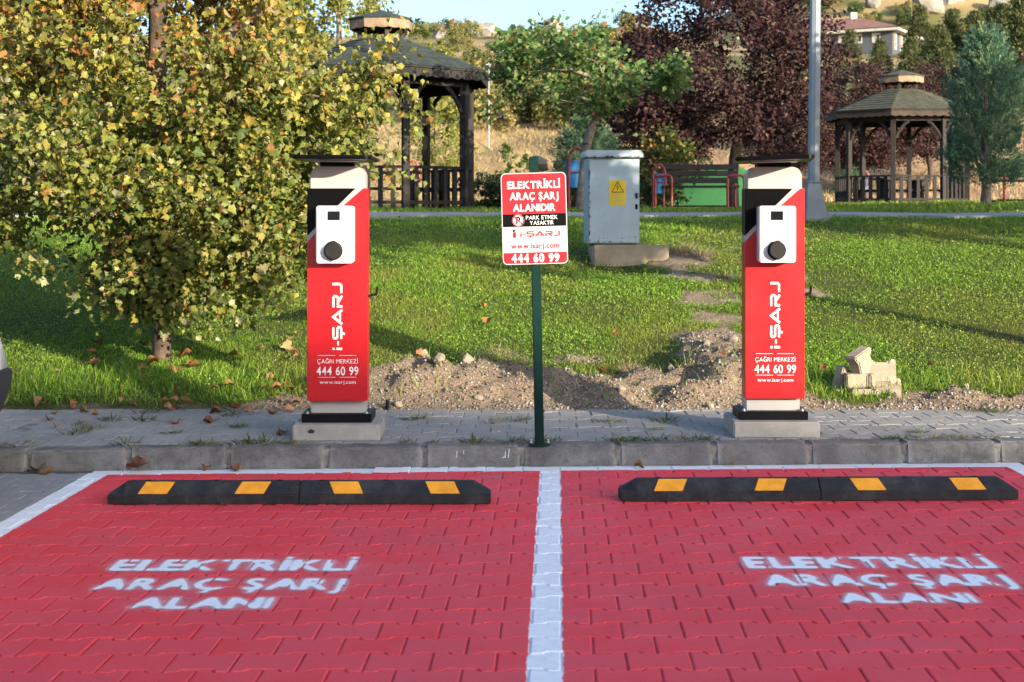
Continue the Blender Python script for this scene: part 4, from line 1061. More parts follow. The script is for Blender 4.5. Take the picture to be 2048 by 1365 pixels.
def skeleton(trunk, targets, r_tip=.004, p=.47, rmax=None, lift=.25):
    """grow limbs from a trunk to every target; returns paths with radii and the end direction at each target"""
    nodes = [np.array(q, float) for q in trunk]; par = [-1] + list(range(len(trunk) - 1)); load = np.zeros(len(trunk)).tolist()
    k0 = len(trunk) // 3; paths = [list(range(len(trunk)))]; ends = []
    tg = np.asarray(targets); order = np.argsort(np.linalg.norm(tg - np.array(trunk[-1]), axis=1))
    allow = [i >= k0 for i in range(len(trunk))]
    for ti in order:
        q = tg[ti]; A = np.array(nodes); d = np.linalg.norm(A - q, axis=1)
        cost = d + .55 * np.maximum(0, A[:, 2] - q[2]) + np.where(allow, 0, 5) + .10 * np.linalg.norm(A[:, :2] - np.array(trunk[0])[:2], axis=1)
        s = int(np.argmin(cost)); p0 = nodes[s]; pd = p0 - nodes[par[s]] if par[s] >= 0 else np.array([0, 0, 1.])
        pd = pd / max(np.linalg.norm(pd), 1e-6); L = np.linalg.norm(q - p0)
        ctrl = p0 + pd * L * .30 + (q - p0) * .25 + np.array([0, 0, lift * L * .3]) + rng.standard_normal(3) * L * .06
        path = [s]; prev = s; k = max(2, min(5, int(L / .22) + 2))
        for i in range(1, k + 1):
            u = i / k; pt = (1 - u) ** 2 * p0 + 2 * u * (1 - u) * ctrl + u * u * q
            nodes.append(pt); par.append(prev); load.append(0.0); allow.append(True); prev = len(nodes) - 1; path.append(prev)
        paths.append(path); ends.append((prev, ti))
        j = prev
        while j >= 0: load[j] += 1; j = par[j]
    A = np.array(nodes); rad = r_tip * np.maximum(1, np.array(load)) ** p
    if rmax is not None:
        f = rmax / rad[0]; rad = rad * np.where(np.array(load) > 4, 1 + (f - 1) * np.minimum(1, (np.array(load) / load[0])), 1)
    out = []
    for path in paths:
        rr = rad[path].copy()
        if path[0] >= 0 and len(path) > 1 and path is not paths[0]: rr[0] = min(rr[0], rr[1] * 1.5)
        out.append((A[path], rr))
    return out, A, par, ends
def blob_targets(n, c, r, shell=.55, low=None, seed=0):
    u = norm(rng.standard_normal((n * 3, 3))); rad = (rng.random(n * 3) ** .45)[:, None] * (1 - shell) + shell * (rng.random(n * 3)[:, None] ** .25)
    lump = .74 + .5 * fbm(u[:, 0] * 2.1 + 5 + seed, u[:, 2] * 2.1 + u[:, 1] * 1.7, 13 + seed, 3)[:, None]
    P = np.array(c) + u * np.minimum(rad, 1) * lump * np.array(r)
    if low is not None: P = P[low(P)]
    return P[:n]
def make_tree(name, trunk, targets, tpl, per, spread, size, pal, wts, mats, leafm, r_tip=.004, rmax=None, up=.35, sides=6, colfn=None, droop=.25, out_c=None):
    """returns (trunk mesh, crown arrays)"""
    paths, A, par, ends = skeleton(trunk, targets, r_tip, rmax=rmax)
    TV, TF = tubes(paths, sides)
    tm = mesh_np(name + '_trunk', TV, TF, mats, smooth=True)
    E = np.array([A[e] for e, _ in ends]); D = norm(np.array([A[e] - A[par[e]] for e, _ in ends]))
    n = len(E) * per; ei = np.repeat(np.arange(len(E)), per)
    P = E[ei] - D[ei] * (rng.random((n, 1)) * spread * 1.3 - spread * .35) + rng.standard_normal((n, 3)) * spread * np.array([.48, .48, .40])
    ctr = np.array(trunk[-1]) if out_c is None else np.array(out_c)
    O = norm(P - ctr)
    T = norm(D[ei] * .5 + O * .5 + rng.standard_normal((n, 3)) * .75 - np.array([0, 0, droop]))
    N = norm(O * .55 + np.array([0, 0, up]) + rng.standard_normal((n, 3)) * .55)
    Sz = size[0] + (size[1] - size[0]) * rng.random(n) ** 1.5
    pal = np.array(pal); ci = rng.choice(len(pal), n, p=np.array(wts) / np.sum(wts)); C = pal[ci] * (.75 + .5 * rng.random((n, 1)))
    if colfn is not None: C = colfn(P, C)
    return tm, (P, T, N, Sz, C)
def crown_mesh(name, cr, tpl, mat, keep=None):
    P, T, N, Sz, C = cr
    if keep is not None: P, T, N, Sz, C = (a[keep] for a in cr)
    V, F, Cc = leaf_cloud(P, T, N, Sz, C, *tpl)
    return mesh_np(name, V, F, mat, Cc)
def tree_obj(name, loc, tm, cm, label, cat='tree', group=None, rz=0, sc=1.0):
    t = empty(name, loc, rz, label, cat, group); t.scale = (sc, sc, sc) if not hasattr(sc, '__len__') else sc
    link('trunk', tm, t); cro = link('crown', cm, t); cro['kind'] = 'stuff'; return t

# ---- the big plane tree by the kerb
PT = np.array([-2.56, 10.60]); pz = gz(*PT)
tr = [(0, 0, -.05), (.0, 0, .25), (.02, 0, .7), (-.02, .0, 1.2), (-.04, .02, 1.8), (-.03, .0, 2.5), (.0, .05, 3.2), (.03, .02, 3.9)]
def lowf(P): return ~((P[:, 2] > 2.2) & (P[:, 0] > 1.02 - .2 * (P[:, 2] - 2.2))) & ((P[:, 2] > .95 + .55 * np.maximum(0, -P[:, 0] - .1) - .10 * P[:, 0] * (P[:, 0] > 0)) | ((np.abs(P[:, 0] - .05) < .35) & (P[:, 2] > .55)))
tg = np.vstack([blob_targets(430, (-.22, -.05, 2.25), (1.90, 1.5, 2.15), .5, lowf, 1), blob_targets(80, (.66, -.35, 1.20), (.80, .70, .72), .3, None, 3), blob_targets(44, (.30, -.25, .74), (.72, .42, .42), .2, None, 5), blob_targets(34, (.0, -.45, .62), (.42, .28, .36), .2, None, 6), blob_targets(46, (-1.15, -.25, 1.28), (.95, .7, .48), .3, None, 8), blob_targets(34, (1.22, -.30, 1.75), (.52, .5, .62), .3, None, 4),
                np.array([(1.78, -.2, 2.35), (1.62, -.3, 2.05), (1.9, .0, 1.75), (1.75, -.2, 1.35), (1.2, -.4, .85), (-.75, -.35, .72), (-1.9, -.2, 1.5), (-2.1, -.1, 1.9)])])
pal = [(.150, .165, .036), (.225, .215, .050), (.310, .260, .060), (.380, .280, .050), (.310, .150, .050), (.330, .275, .145), (.080, .105, .028)]
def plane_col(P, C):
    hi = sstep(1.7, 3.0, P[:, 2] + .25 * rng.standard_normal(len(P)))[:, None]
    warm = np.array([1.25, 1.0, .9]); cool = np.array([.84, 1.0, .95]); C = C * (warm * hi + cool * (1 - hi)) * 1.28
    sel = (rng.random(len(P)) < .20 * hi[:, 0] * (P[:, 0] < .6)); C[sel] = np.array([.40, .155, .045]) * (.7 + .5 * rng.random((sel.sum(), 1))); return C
ptm, pcr = make_tree('plane', tr, tg, None, 94, .205, (.027, .078), pal, [3, 4, 2.2, .8, .6, 1.5, 2.0], M['bark'], None, .0042, .068, .30, 9, plane_col)
thin_ = (pcr[0][:, 0] < 1.30 + .25 * rng.random(len(pcr[0]))) | (rng.random(len(pcr[0])) < .6)
pcr = tuple(a_[thin_] for a_ in pcr)
P, T, N, Sz, C = pcr
# a little curl: many leaves of this tree are dry and rolled
small = rng.random(len(P)) < .35; Sz[small] *= .62
pl_tree = empty('plane_tree', (PT[0], PT[1], pz), 0, 'leafy plane tree turning yellow, growing on the bank beside the first charger', 'tree')
pl_tree['label'] = 'leafy plane tree turning yellow and orange beside the parking bays'
link('trunk', ptm, pl_tree)
# the 300 leaves that show largest are leaves of their own; the others form the crown
Wp = P + np.array([PT[0], PT[1], pz]); sx = Wp[:, 0] / Wp[:, 1] * 2900 + 1024; sy = 423 - (Wp[:, 2] - CAM_H) / Wp[:, 1] * 2900
vis = (sx > 5) & (sx < 830) & (sy > 5) & (sy < 700); cell = (sx // 36).astype(int) * 100 + (sy // 30).astype(int)
order = np.argsort(Wp[:, 1] - Sz * 5); front, seen = [], set()
for i in order:
    if vis[i] and Sz[i] > .046 and cell[i] not in seen: seen.add(cell[i]); front.append(i)
    if len(front) >= 300: break
mask = np.ones(len(P), bool); mask[front] = False
cro = link('crown', crown_mesh('plane_crown', pcr, palmate(), M['leaf'], mask), pl_tree); cro['kind'] = 'stuff'
pv_, pf_ = palmate(); kinds = []
for k in range(10):
    cc = np.array(pal[k % len(pal)]) * (.8 + .4 * rng.random())
    kinds.append((cc, mesh_np('plane_leaf', pv_ + rng.standard_normal(pv_.shape) * np.array([.012, .012, .035]), pf_, M['leaf'], np.tile(cc, (len(pv_), 1)))))
for i in front:
    t_ = Vector(T[i]); n_ = Vector(N[i]); n_ = (n_ - t_ * n_.dot(t_)).normalized(); b_ = t_.cross(n_)
    o = link('leaf', min(kinds, key=lambda kk: float(np.abs(kk[0] - C[i]).sum()) + .03 * rng.random())[1], cro)
    o.matrix_local = Matrix.Translation(Vector(P[i])) @ Matrix((b_, t_, n_)).transposed().to_4x4() @ Matrix.Scale(float(Sz[i]), 4)

# ---- spreading green tree behind the cabinet
tr = [(0, 0, -.05), (.03, 0, .35), (.07, 0, .70), (.10, .0, .95), (.12, 0, 1.10)]
q = rng.random((900, 3)) * 2 - 1; q = q[(q[:, 0] ** 2 + q[:, 1] ** 2) < 1]
gx_, gy_ = .12 + 1.55 * q[:, 0], 1.25 * q[:, 1]; lo_ = 1.42 + .40 * np.abs(gx_ - .1) + .20 * np.abs(gy_) - .35 * np.clip(-gx_ - .8, 0, 1); hi_ = 2.98 - .14 * (gx_ + .6) ** 2 - .12 * gy_ ** 2 + .5 * (fbm(gx_ * 1.6 + 4, gy_ * 1.6, 17, 3) - .5)
q = np.stack([gx_, gy_, lo_ + (hi_ - lo_) * (q[:, 2] * .5 + .5)], 1); q = q[fbm(q[:, 0] * 1.9, q[:, 2] * 2.3 + q[:, 1], 23, 3) > .43][:175]
tg = np.vstack([q, np.array([(-1.35, -.2, 1.75), (-1.42, 0, 1.62), (1.5, 0, 1.95), (1.62, .1, 2.45), (-.35, -.1, 3.05), (.35, 0, 3.1)])])
pal = [(.070, .150, .040), (.125, .215, .055), (.20, .275, .080), (.28, .32, .12), (.36, .13, .04)]
gtm, gcr = make_tree('green_tree', tr, tg, None, 34, .20, (.075, .125), pal, [2.2, 3.5, 2.8, 1.2, .30], M['bark_grey'], None, .004, .075, .5, 6)
gcm = crown_mesh('green_crown', gcr, ovate(.40), M['leaf'])
tree_obj('green_tree', (1.08, 23.2, 1.345), gtm, gcm, 'spreading green tree with a forked trunk behind the utility cabinet')

# trees along the verge just outside the view; they shade the upper lawn and the cabinet
vtr = [(0, 0, -.1), (.02, 0, .8), (0, .02, 1.7), (.03, 0, 2.5), (.02, 0, 3.4)]
vtg = blob_targets(150, (0, 0, 4.15), (2.3, 2.2, 1.65), .45, lambda P: P[:, 2] > 2.72, 31)
vtm, vcr = make_tree('verge_tree', vtr, vtg, None, 34, .30, (.12, .22), [(.060, .130, .036), (.10, .18, .05)], [1, 1], M['bark_grey'], None, .005, .10, .4, 6)
vcm = crown_mesh('verge_crown', vcr, quadleaf(.42), M['leaf'])
VL = ['street tree on the verge just past the edge of view', 'second street tree along the verge', 'third street tree along the verge', 'street tree farther up the verge', 'farthest street tree up the verge', 'street tree at the edge of the upper lawn', 'street tree behind the verge row']
for k, (x, y, s_, rz) in enumerate(((5.75, 8.95, 1.0, .6), (9.6, 10.4, 1.0, 2.1), (13.6, 10.0, 1.0, 4.0), (12.4, 15.6, 1.0, 1.0), (16.5, 17.5, 1.0, 5.0), (9.3, 14.6, .95, 3.0), (15.5, 13.4, 1.0, .3))):
    tree_obj('verge_tree', (x, y, gz(x, y) - .05), vtm, vcm, VL[k], 'tree', 'street trees on the verge', rz, s_)

# ---- purple plums
tr = [(0, 0, -.05), (-.02, 0, .35), (-.03, 0, .75), (.0, .0, 1.1), (.08, 0, 1.5), (.1, 0, 2.1)]
tg = np.vstack([blob_targets(390, (-.10, 0, 3.05), (2.65, 2.3, 2.4), .45, lambda P: P[:, 2] > 1.45 + .05 * np.abs(P[:, 0]), 9), blob_targets(40, (-1.6, -.4, 1.95), (.85, .8, .75), .4, None, 12)])
pal = [(.040, .018, .022), (.056, .025, .028), (.082, .038, .036), (.035, .022, .020), (.13, .072, .055), (.055, .05, .022)]
utm, ucr = make_tree('plum', tr, tg, None, 62, .28, (.07, .125), pal, [3, 3, 2, 1.5, .7, .4], M['bark_dark'], None, .0045, .11, .4, 6)
ucm = crown_mesh('plum_crown', ucr, ovate(.36), M['leaf_matte'])
tree_obj('plum_tree', (4.60, 30, 1.38), utm, ucm, 'big dark purple plum tree behind the bench', 'tree', 'purple plum trees')
tree_obj('plum_tree', (3.15, 35.5, 1.42), utm, ucm, 'darker purple plum tree half hidden behind the green tree', 'tree', 'purple plum trees', 2.2, .82)
tree_obj('plum_tree', (11.6, 47.5, 1.55), utm, ucm, 'purple plum tree rising behind the roof of the olive gazebo', 'tree', 'purple plum trees', 1.2, .90)
tree_obj('plum_tree', (15.0, 52, 2.0), utm, ucm, 'purple plum tree between the olive gazebo and the juniper', 'tree', 'purple plum trees', 3.4, .9)
tree_obj('plum_tree', (8.8, 46, 1.55), utm, ucm, 'purple plum tree beside the grey lamp post', 'tree', 'purple plum trees', 4.6, .80)

# ---- yellowing poplars behind the first gazebo
tr = [(0, 0, -.1), (.02, 0, 1), (0, .02, 2.2), (.03, 0, 3.6), (0, 0, 5.2), (.02, 0, 7)]
tg = blob_targets(230, (0, 0, 4.3), (1.9, 1.8, 4.0), .4, lambda P: P[:, 2] > .55, 15)
pal = [(.20, .23, .040), (.27, .28, .055), (.34, .31, .07), (.12, .17, .035), (.38, .30, .10)]
otm, ocr = make_tree('poplar', tr, tg, None, 30, .33, (.11, .19), pal, [3, 3, 2, 2, .6], M['bark_grey'], None, .005, .11, .3, 5)
ocm = crown_mesh('poplar_crown', ocr, quadleaf(.36), M['leaf'])
for x, y, rz, s, lab in ((-4.9, 41, 0, 1.0, 'tall yellow-green poplar behind the green-roofed gazebo'), (-7.4, 43, 1.3, 1.05, 'tall yellow-green poplar left of the gazebo cupola'), (-2.4, 46, 2.7, .62, 'shorter yellowing tree seen between the gazebo posts'), (-11.5, 44, 3.4, 1.1, 'tall poplar mostly hidden behind the plane tree'),
                      (-15, 42, 4.4, .9, 'poplar at the photo edge behind the plane tree')):
    tree_obj('poplar_tree', (x, y, gz(x, y)), otm, ocm, lab, 'tree', 'yellowing poplars', rz, s)

# ---- bushes: one dense, one loose
def bush(name, n, r, pal, wts, size, per=22, mat='leaf', tpl=None, trunk_h=.25, bark='bark_dark'):
    tr = [(0, 0, -.05), (0, 0, trunk_h * .5), (.02, 0, trunk_h), (.03, 0, trunk_h + r[2] * .5)]
    tg = blob_targets(n, (0, 0, trunk_h + r[2] * .85), r, .55, lambda P: P[:, 2] > trunk_h * .6, hash(name) % 50)
    tm, cr = make_tree(name, tr, tg, None, per, .22 * r[0], size, pal, wts, M[bark], None, .004, .035 * r[0], .5, 5)
    return tm, crown_mesh(name + '_crown', cr, tpl or quadleaf(.4), M[mat])
random.seed(3)
photinia = bush('photinia', 70, (.72, .6, .72), [(.05, .09, .025), (.09, .13, .03), (.24, .24, .06), (.36, .16, .03), (.40, .34, .12)], [3, 3, 1.4, .8, .5], (.07, .12), 26, 'leaf', ovate(.34), .2)
tree_obj('shrub', (3.02, 28.6, 1.375), *photinia, 'shrub with green, yellow and orange leaves behind the bench', 'shrub', None, 0, 1.12)
tree_obj('shrub', (2.30, 29.4, 1.375), *photinia, 'shrub with orange-tipped leaves behind the utility cabinet', 'shrub', None, 2.0, .85)
dark = bush('hedge', 55, (.55, .5, .42), [(.030, .055, .022), (.045, .075, .028), (.06, .085, .04)], [2, 2, 1], (.05, .09), 34, 'leaf_matte', None, .08)
tree_obj('shrub', (-.55, 28.2, 1.37), *dark, 'dark clipped shrub beside the railing of the green-roofed gazebo', 'shrub', None, 0, 1.0)
tree_obj('shrub', (2.36, 27.3, 1.37), *dark, 'dark low shrub between the utility cabinet and the bench', 'shrub', None, 1, .78)
tree_obj('shrub', (1.15, 26.8, 1.37), *dark, 'dark low shrub between the red sign and the green tree trunk', 'shrub', None, 2, .85)
blue = bush('blue_shrub', 40, (.4, .4, .35), [(.07, .11, .10), (.10, .15, .14), (.05, .08, .07)], [2, 2, 1], (.05, .08), 34, 'leaf_matte', None, .08)
tree_obj('shrub', (-.22, 29.6, 1.40), *blue, 'small blue-grey shrub by the upper corner of the red sign', 'shrub')
sap = bush('sapling', 24, (.16, .16, .55), [(.12, .19, .04), (.17, .23, .06), (.08, .13, .03)], [2, 2, 1], (.06, .11), 14, 'leaf', ovate(.4), .25)
tree_obj('sapling', (-.10, 31, 1.42), *sap, 'slender green sapling nearer the gazebo, against the dry bank', 'sapling', None, 0, 1.15)
tree_obj('sapling', (.24, 31, 1.42), *sap, 'slender green sapling nearer the pale stones, against the dry bank', 'sapling', None, 2, .95)
# dense dark trees filling the far side of the plane tree
dk = bush('park_tree', 150, (1.7, 1.6, 1.7), [(.045, .075, .025), (.07, .105, .03), (.10, .14, .04)], [2, 2, 1], (.12, .2), 30, 'leaf', None, .9, 'bark')
for x, y, s, rz, lab in ((-8.6, 25.5, 1.15, 0, 'dark green park tree behind the plane tree, at the photo edge'), (-5.6, 31.0, 1.0, 2, 'dark green park tree behind the plane tree, nearer the gazebo'), (-11.5, 31, 1.2, 4, 'dark green park tree far behind the plane tree')):
    tree_obj('park_tree', (x, y, gz(x, y)), *dk, lab, 'tree', 'dark park trees', rz, s)

# ---- junipers: feathery upright sprays
def juniper(seed):
    n = 900; h = 2.95
    z = .28 + (h - .30) * rng.random(n) ** .95; u = (z - .35) / (h - .35)
    rad = .70 * np.clip(np.sin(np.clip(u * .76 + .24, 0, 1) * math.pi) ** .9, .03, 1) * (.72 + .5 * vnoise(z * 2, z * 0 + seed, 3))
    a = rng.random(n) * 2 * math.pi; rr = rad * rng.random(n) ** .38
    P = np.stack([rr * np.cos(a), rr * np.sin(a), z], 1)
    D = norm(np.stack([np.cos(a) * .62, np.sin(a) * .62, np.full(n, .75)], 1) + rng.standard_normal((n, 3)) * .25)
    k = 44; s = rng.random((n, k)); Ls = (.26 + .26 * rng.random(n))[:, None]
    PP = P[:, None] + D[:, None] * (s * Ls)[..., None] + rng.standard_normal((n, k, 3)) * (.045 * (1 - s * .7))[..., None]
    DD = norm(D[:, None] + rng.standard_normal((n, k, 3)) * .38)
    C = np.array([.075, .160, .105]) + (np.array([.24, .35, .17]) - np.array([.075, .160, .105])) * (rng.random((n, 1)) ** 2)[..., None] * np.ones((n, k, 1))
    PP = PP.reshape(-1, 3); DD = DD.reshape(-1, 3); C = C.reshape(-1, 3) * (.8 + .4 * rng.random((n * k, 1)))
    S_ = .035 + .055 * rng.random(n * k)
    V, F, Cc = leaf_cloud(PP, DD, norm(rng.standard_normal((n * k, 3))), S_, C, *quadleaf(.13))
    cm = mesh_np('juniper_crown', V, F, M['leaf_matte'], Cc)
    paths = [(np.array([(0, 0, -.05), (.02, 0, .3), (.0, 0, 1.0), (.0, 0, 2.6)]), np.array([.12, .10, .07, .02]))]
    for q in range(10):
        b = q * 2.4; paths.append((np.array([(0, 0, .25 + .08 * q), (.15 * math.cos(b), .15 * math.sin(b), .6 + .1 * q), (.42 * math.cos(b), .42 * math.sin(b), 1.25 + .12 * q)]), np.array([.05, .035, .01])))
    return mesh_np('juniper_trunk', *tubes(paths, 7), M['bark_grey'], smooth=True), cm
jm = juniper(1)
tree_obj('juniper_tree', (8.56, 26.2, 1.50), *jm, 'tall feathery blue-green juniper beside the olive-roofed gazebo', 'tree', 'blue-green junipers', 0, (.9, .9, 1.0))
tree_obj('juniper_tree', (1.40, 27.5, 1.37), *jm, 'smaller blue-green juniper behind the green tree trunk', 'tree', 'blue-green junipers', 2, (.82, .82, .58))
tree_obj('juniper_tree', (12.2, 52, 1.8), *jm, 'small round juniper seen through the olive-roofed gazebo', 'tree', 'blue-green junipers', 4, (.9, .9, .5))

# ---- hillside: bushes, pines, rocks
hb = [bush('hill_bush', 34, (1.3, 1.3, 1.0), p_, [2, 2, 1], (.12, .22), 44, 'leaf_matte', None, .25) for p_ in
      ([(.14, .145, .045), (.20, .19, .06), (.09, .11, .035)], [(.07, .105, .03), (.10, .14, .04), (.05, .075, .025)], [(.25, .21, .07), (.18, .18, .06), (.30, .20, .08)])]
HL = ['olive', 'dark green', 'yellow-brown']
def hill_place(x, y):
    px = 1024 + 2900 * x / y
    w = 'behind the poplars' if px < 850 else 'beside the green-roofed gazebo eave' if px < 965 else 'above the red sign' if px < 1110 else 'above the utility cabinet' if px < 1270 else 'behind the purple plum' if px < 1640 else 'by the hillside house' if px < 1830 else 'above the olive gazebo' if px < 1900 else 'above the juniper tip'
    d = 'at the top of the dry bank' if y < 72 else 'low on the hillside' if y < 125 else 'halfway up the hillside' if y < 200 else 'near the ridge'
    return d + ' ' + w
def hill_bush(x, y, s, k):
    if 1300 < 1024 + 2900 * x / y < 1580: return           # wholly behind the plum crown
    tree_obj('hill_bush', (x, y, gz(x, y) - .1), *hb[k], ('small ' if s < .95 else 'large ' if s > 1.35 else '') + HL[k] + ' bush ' + hill_place(x, y), 'bush', ['olive hillside bushes', 'dark hillside bushes', 'yellow-brown hillside bushes'][k], random.random() * 6, s)
for x in np.arange(-3.4, 3.6, .78):                       # a thicket along the top of the bank
    hill_bush(x + random.uniform(-.4, .4), random.uniform(62.5, 68), random.uniform(.75, 1.2), random.choice((0, 0, 2)))
for _ in range(300):
    y = 72 + 215 * random.random() ** 1.25; tpx = random.uniform(-.09, .36); x = tpx * y
    if .20 < tpx < .285 and y < 222: continue
    if fbm(np.array([x / 16]), np.array([y / 22]), 91)[0] < .40: continue
    hill_bush(x, y, random.uniform(.55, 1.15) * (1 + y / 400), random.choice((0, 0, 1, 1, 2)))
def pine():
    tr = [(0, 0, -.2), (0, 0, 1.5), (.05, 0, 3.5), (0, 0, 6.4)]; Vs = []; n = 260
    z = 1.0 + 5.4 * rng.random(n) ** 1.2; a = rng.random(n) * 2 * math.pi; u = (z - 1) / 5.4; L = 1.9 * (1 - u) ** .8 + .15
    r_ = L * (.25 + .75 * rng.random(n) ** .5); P = np.stack([r_ * np.cos(a), r_ * np.sin(a), z - .18 * r_], 1); k = 24
    PP = (P[:, None] + rng.standard_normal((n, k, 3)) * np.array([.22, .22, .10])).reshape(-1, 3)
    O = norm(PP * np.array([1, 1, .2])); C = np.array([(.055, .075, .030), (.085, .105, .04), (.12, .13, .05)])[rng.choice(3, n)].repeat(k, 0) * (.75 + .5 * rng.random((n * k, 1)))
    V, F, Cc = leaf_cloud(PP, norm(O + rng.standard_normal((n * k, 3)) * .5), norm(rng.standard_normal((n * k, 3)) + np.array([0, 0, 1.])), .18 + .18 * rng.random(n * k), C, *quadleaf(.22))
    paths = [(np.array(tr), np.array([.16, .13, .09, .02]))] + [(np.array([(0, 0, zz), (L_[0] * math.cos(b), L_[0] * math.sin(b), zz - .1)]), np.array([.04, .01])) for zz, b, L_ in ((1.2 + q * .3, q * 2.4, (1.7 * (1 - q / 18),)) for q in range(16))]
    return mesh_np('pine_trunk', *tubes(paths, 6), M['bark_dark'], smooth=True), mesh_np('pine_crown', V, F, M['leaf_matte'], Cc)
pm_ = pine()
PINES = [(1700, 118, .62, 'pine below the hillside house, nearer the lamp post'), (1840, 165, .95, 'tall pine next to the corner of the hillside house'), (1822, 95, .60, 'pine just above the cupola of the olive gazebo'), (1880, 105, .70, 'broad pine between the olive gazebo and the juniper top'),
         (1905, 120, .85, 'pine left of the juniper tip'), (1950, 132, .85, 'pine behind the juniper tip'), (2005, 118, .95, 'pine right of the juniper tip'), (2045, 108, 1.0, 'pine at the photo edge above the juniper'), (1985, 160, .9, 'pine higher on the slope below the rocks'), (2090, 112, 1.3, 'pine beyond the photo edge'), (1760, 108, .55, 'small pine in front of the hillside house wall')]
for px, y, s, lab in PINES:
    x = (px - 1024) * y / 2900; tree_obj('pine_tree', (x, y, gz(x, y) - .3), *pm_, lab, 'tree', 'hillside pines', random.random() * 6, s)
for _ in range(60):                                     # scrub above and beside the house
    y = random.uniform(205, 300); x = random.uniform(.19, .37) * y; hill_bush(x, y, random.uniform(.9, 1.9), random.choice((0, 1, 1, 2)))
hr = [rock_mesh('rock_outcrop', 40 + k, M['pale_rock'], sub=3) for k in range(3)]
for px, py, y, s in ((1868, 25, 238, 4.0), (1890, 8, 250, 3.4), (1925, 18, 245, 4.2), (1945, 30, 240, 3.6), (1905, 40, 232, 2.8), (1855, 45, 228, 2.4), (1985, 40, 236, 2.2), (1800, 10, 255, 2.6), (1815, 35, 235, 1.7), (1725, 10, 255, 2.0), (1998, 55, 228, 1.8), (1745, 42, 232, 1.5),
                     (975, 62, 262, 2.0), (1000, 118, 150, 1.4), (1012, 128, 145, 1.0), (880, 80, 240, 1.6), (1040, 135, 140, 1.1), (1105, 40, 275, 2.2)):
    x = (px - 1024) * y / 2900
    o = link('rock_outcrop', random.choice(hr), None, (x, y, gz(x, y) + s * .35), (random.random(), random.random(), random.random() * 6), (s * random.uniform(.8, 1.2), s, s * random.uniform(1.0, 1.5)))
    tag(o, 'pale rock outcrop ' + hill_place(x, y), 'rock', 'pale rock outcrops')

# ------------------------------------------------------------------ lawn
def grass_patch(n, y0, y1, h0, h1, w, xr=.37, margin=.6):
    y = y0 + (y1 - y0) * rng.random(n); x = (rng.random(n) * 2 - 1) * (y * xr + margin)
    sm = soil_mask(x, y); patch = fbm(x * 1.3, y * 1.3, 51, 4); pth = (y > 18.90) & (y < 20.42)
    keep = (rng.random(n) > sm * .94) & (rng.random(n) < .15 + 1.35 * patch) & ~pth & ~((np.abs(x - .99) < .33) & (np.abs(y - 14.62) < .40))
    x, y, patch = x[keep], y[keep], patch[keep]; n = len(x); z = height(x, y)
    a = rng.random(n) * 2 * math.pi; H = (h0 + (h1 - h0) * rng.random(n) ** 1.6) * (.6 + .9 * patch); lean = rng.standard_normal((n, 2)) * .45
    side = np.stack([np.cos(a), np.sin(a), np.zeros(n)], 1) * (w * (.7 + .6 * rng.random(n)))[:, None]
    b = np.stack([x, y, z - .006], 1); m_ = b + np.stack([lean[:, 0] * H * .35, lean[:, 1] * H * .35, H * .6], 1); t_ = b + np.stack([lean[:, 0] * H, lean[:, 1] * H, H], 1)
    V = np.stack([b - side, b + side, m_ - side * .7, m_ + side * .7, t_], 1).reshape(-1, 3)
    F = (np.array([(0, 1, 3), (0, 3, 2), (2, 3, 4)])[None] + (np.arange(n) * 5)[:, None, None]).reshape(-1, 3)
    pal = np.array([(.110, .215, .018), (.155, .275, .024), (.215, .335, .036), (.31, .34, .07), (.062, .130, .016)])
    C = pal[rng.choice(5, n, p=[.28, .32, .2, .07, .13])] * (.75 + .6 * rng.random((n, 1))) * (.8 + .5 * patch[:, None])
    dryp = sstep(.50, .66, fbm(x * .8 + 3, y * .8, 66, 4))[:, None] * .55; C = C * (1 - dryp) + np.array([.27, .26, .055]) * dryp * (.7 + .6 * rng.random((n, 1)))
    return V, F, np.repeat(C, 5, 0)
def clover_patch(n, y0, y1, s0, s1, xr=.37, margin=.6):
    y = y0 + (y1 - y0) * rng.random(n); x = (rng.random(n) * 2 - 1) * (y * xr + margin)
    sm = soil_mask(x, y); patch = fbm(x * .9 + 9, y * .9, 57, 4)
    keep = (rng.random(n) > sm * 1.1) & (rng.random(n) < sstep(.30, .62, patch)) & ~((y > 18.90) & (y < 20.42)); x, y = x[keep], y[keep]; n = len(x); z = height(x, y) + .012 + .034 * rng.random(n)
    N = norm(np.array([.25, -.35, .8]) + rng.standard_normal((n, 3)) * .38); T = norm(rng.standard_normal((n, 3)))
    pal = np.array([(.14, .26, .028), (.20, .33, .04), (.28, .40, .06), (.085, .165, .022)]); C = pal[rng.choice(4, n)] * (.75 + .5 * rng.random((n, 1)))
    return leaf_cloud(np.stack([x, y, z], 1), T, N, s0 + (s1 - s0) * rng.random(n), C, *quadleaf(.46))
def merge(parts):
    Vs, Fs, Cs, b = [], [], [], 0
    for V, F, C in parts: Vs.append(V); Fs.append(F + b); Cs.append(C); b += len(V)
    return np.vstack(Vs), np.vstack(Fs), np.vstack(Cs)
V, F, C = merge([grass_patch(230000, 9.40, 12.5, .010, .036, .0022), grass_patch(190000, 12.5, 16.5, .013, .040, .0032), grass_patch(80000, 16.5, 21.5, .025, .06, .006), grass_patch(45000, 21.5, 34, .05, .11, .010),
                 clover_patch(70000, 9.40, 12.5, .007, .017), clover_patch(62000, 12.5, 16.5, .009, .020), clover_patch(30000, 16.5, 21.5, .014, .03), grass_patch(5000, 9.38, 10.1, .06, .13, .0030)])
tag(link('grass', mesh_np('grass', V, F, M['grass'], C)), 'green lawn of short grass and clover on the bank', 'grass', kind='stuff')

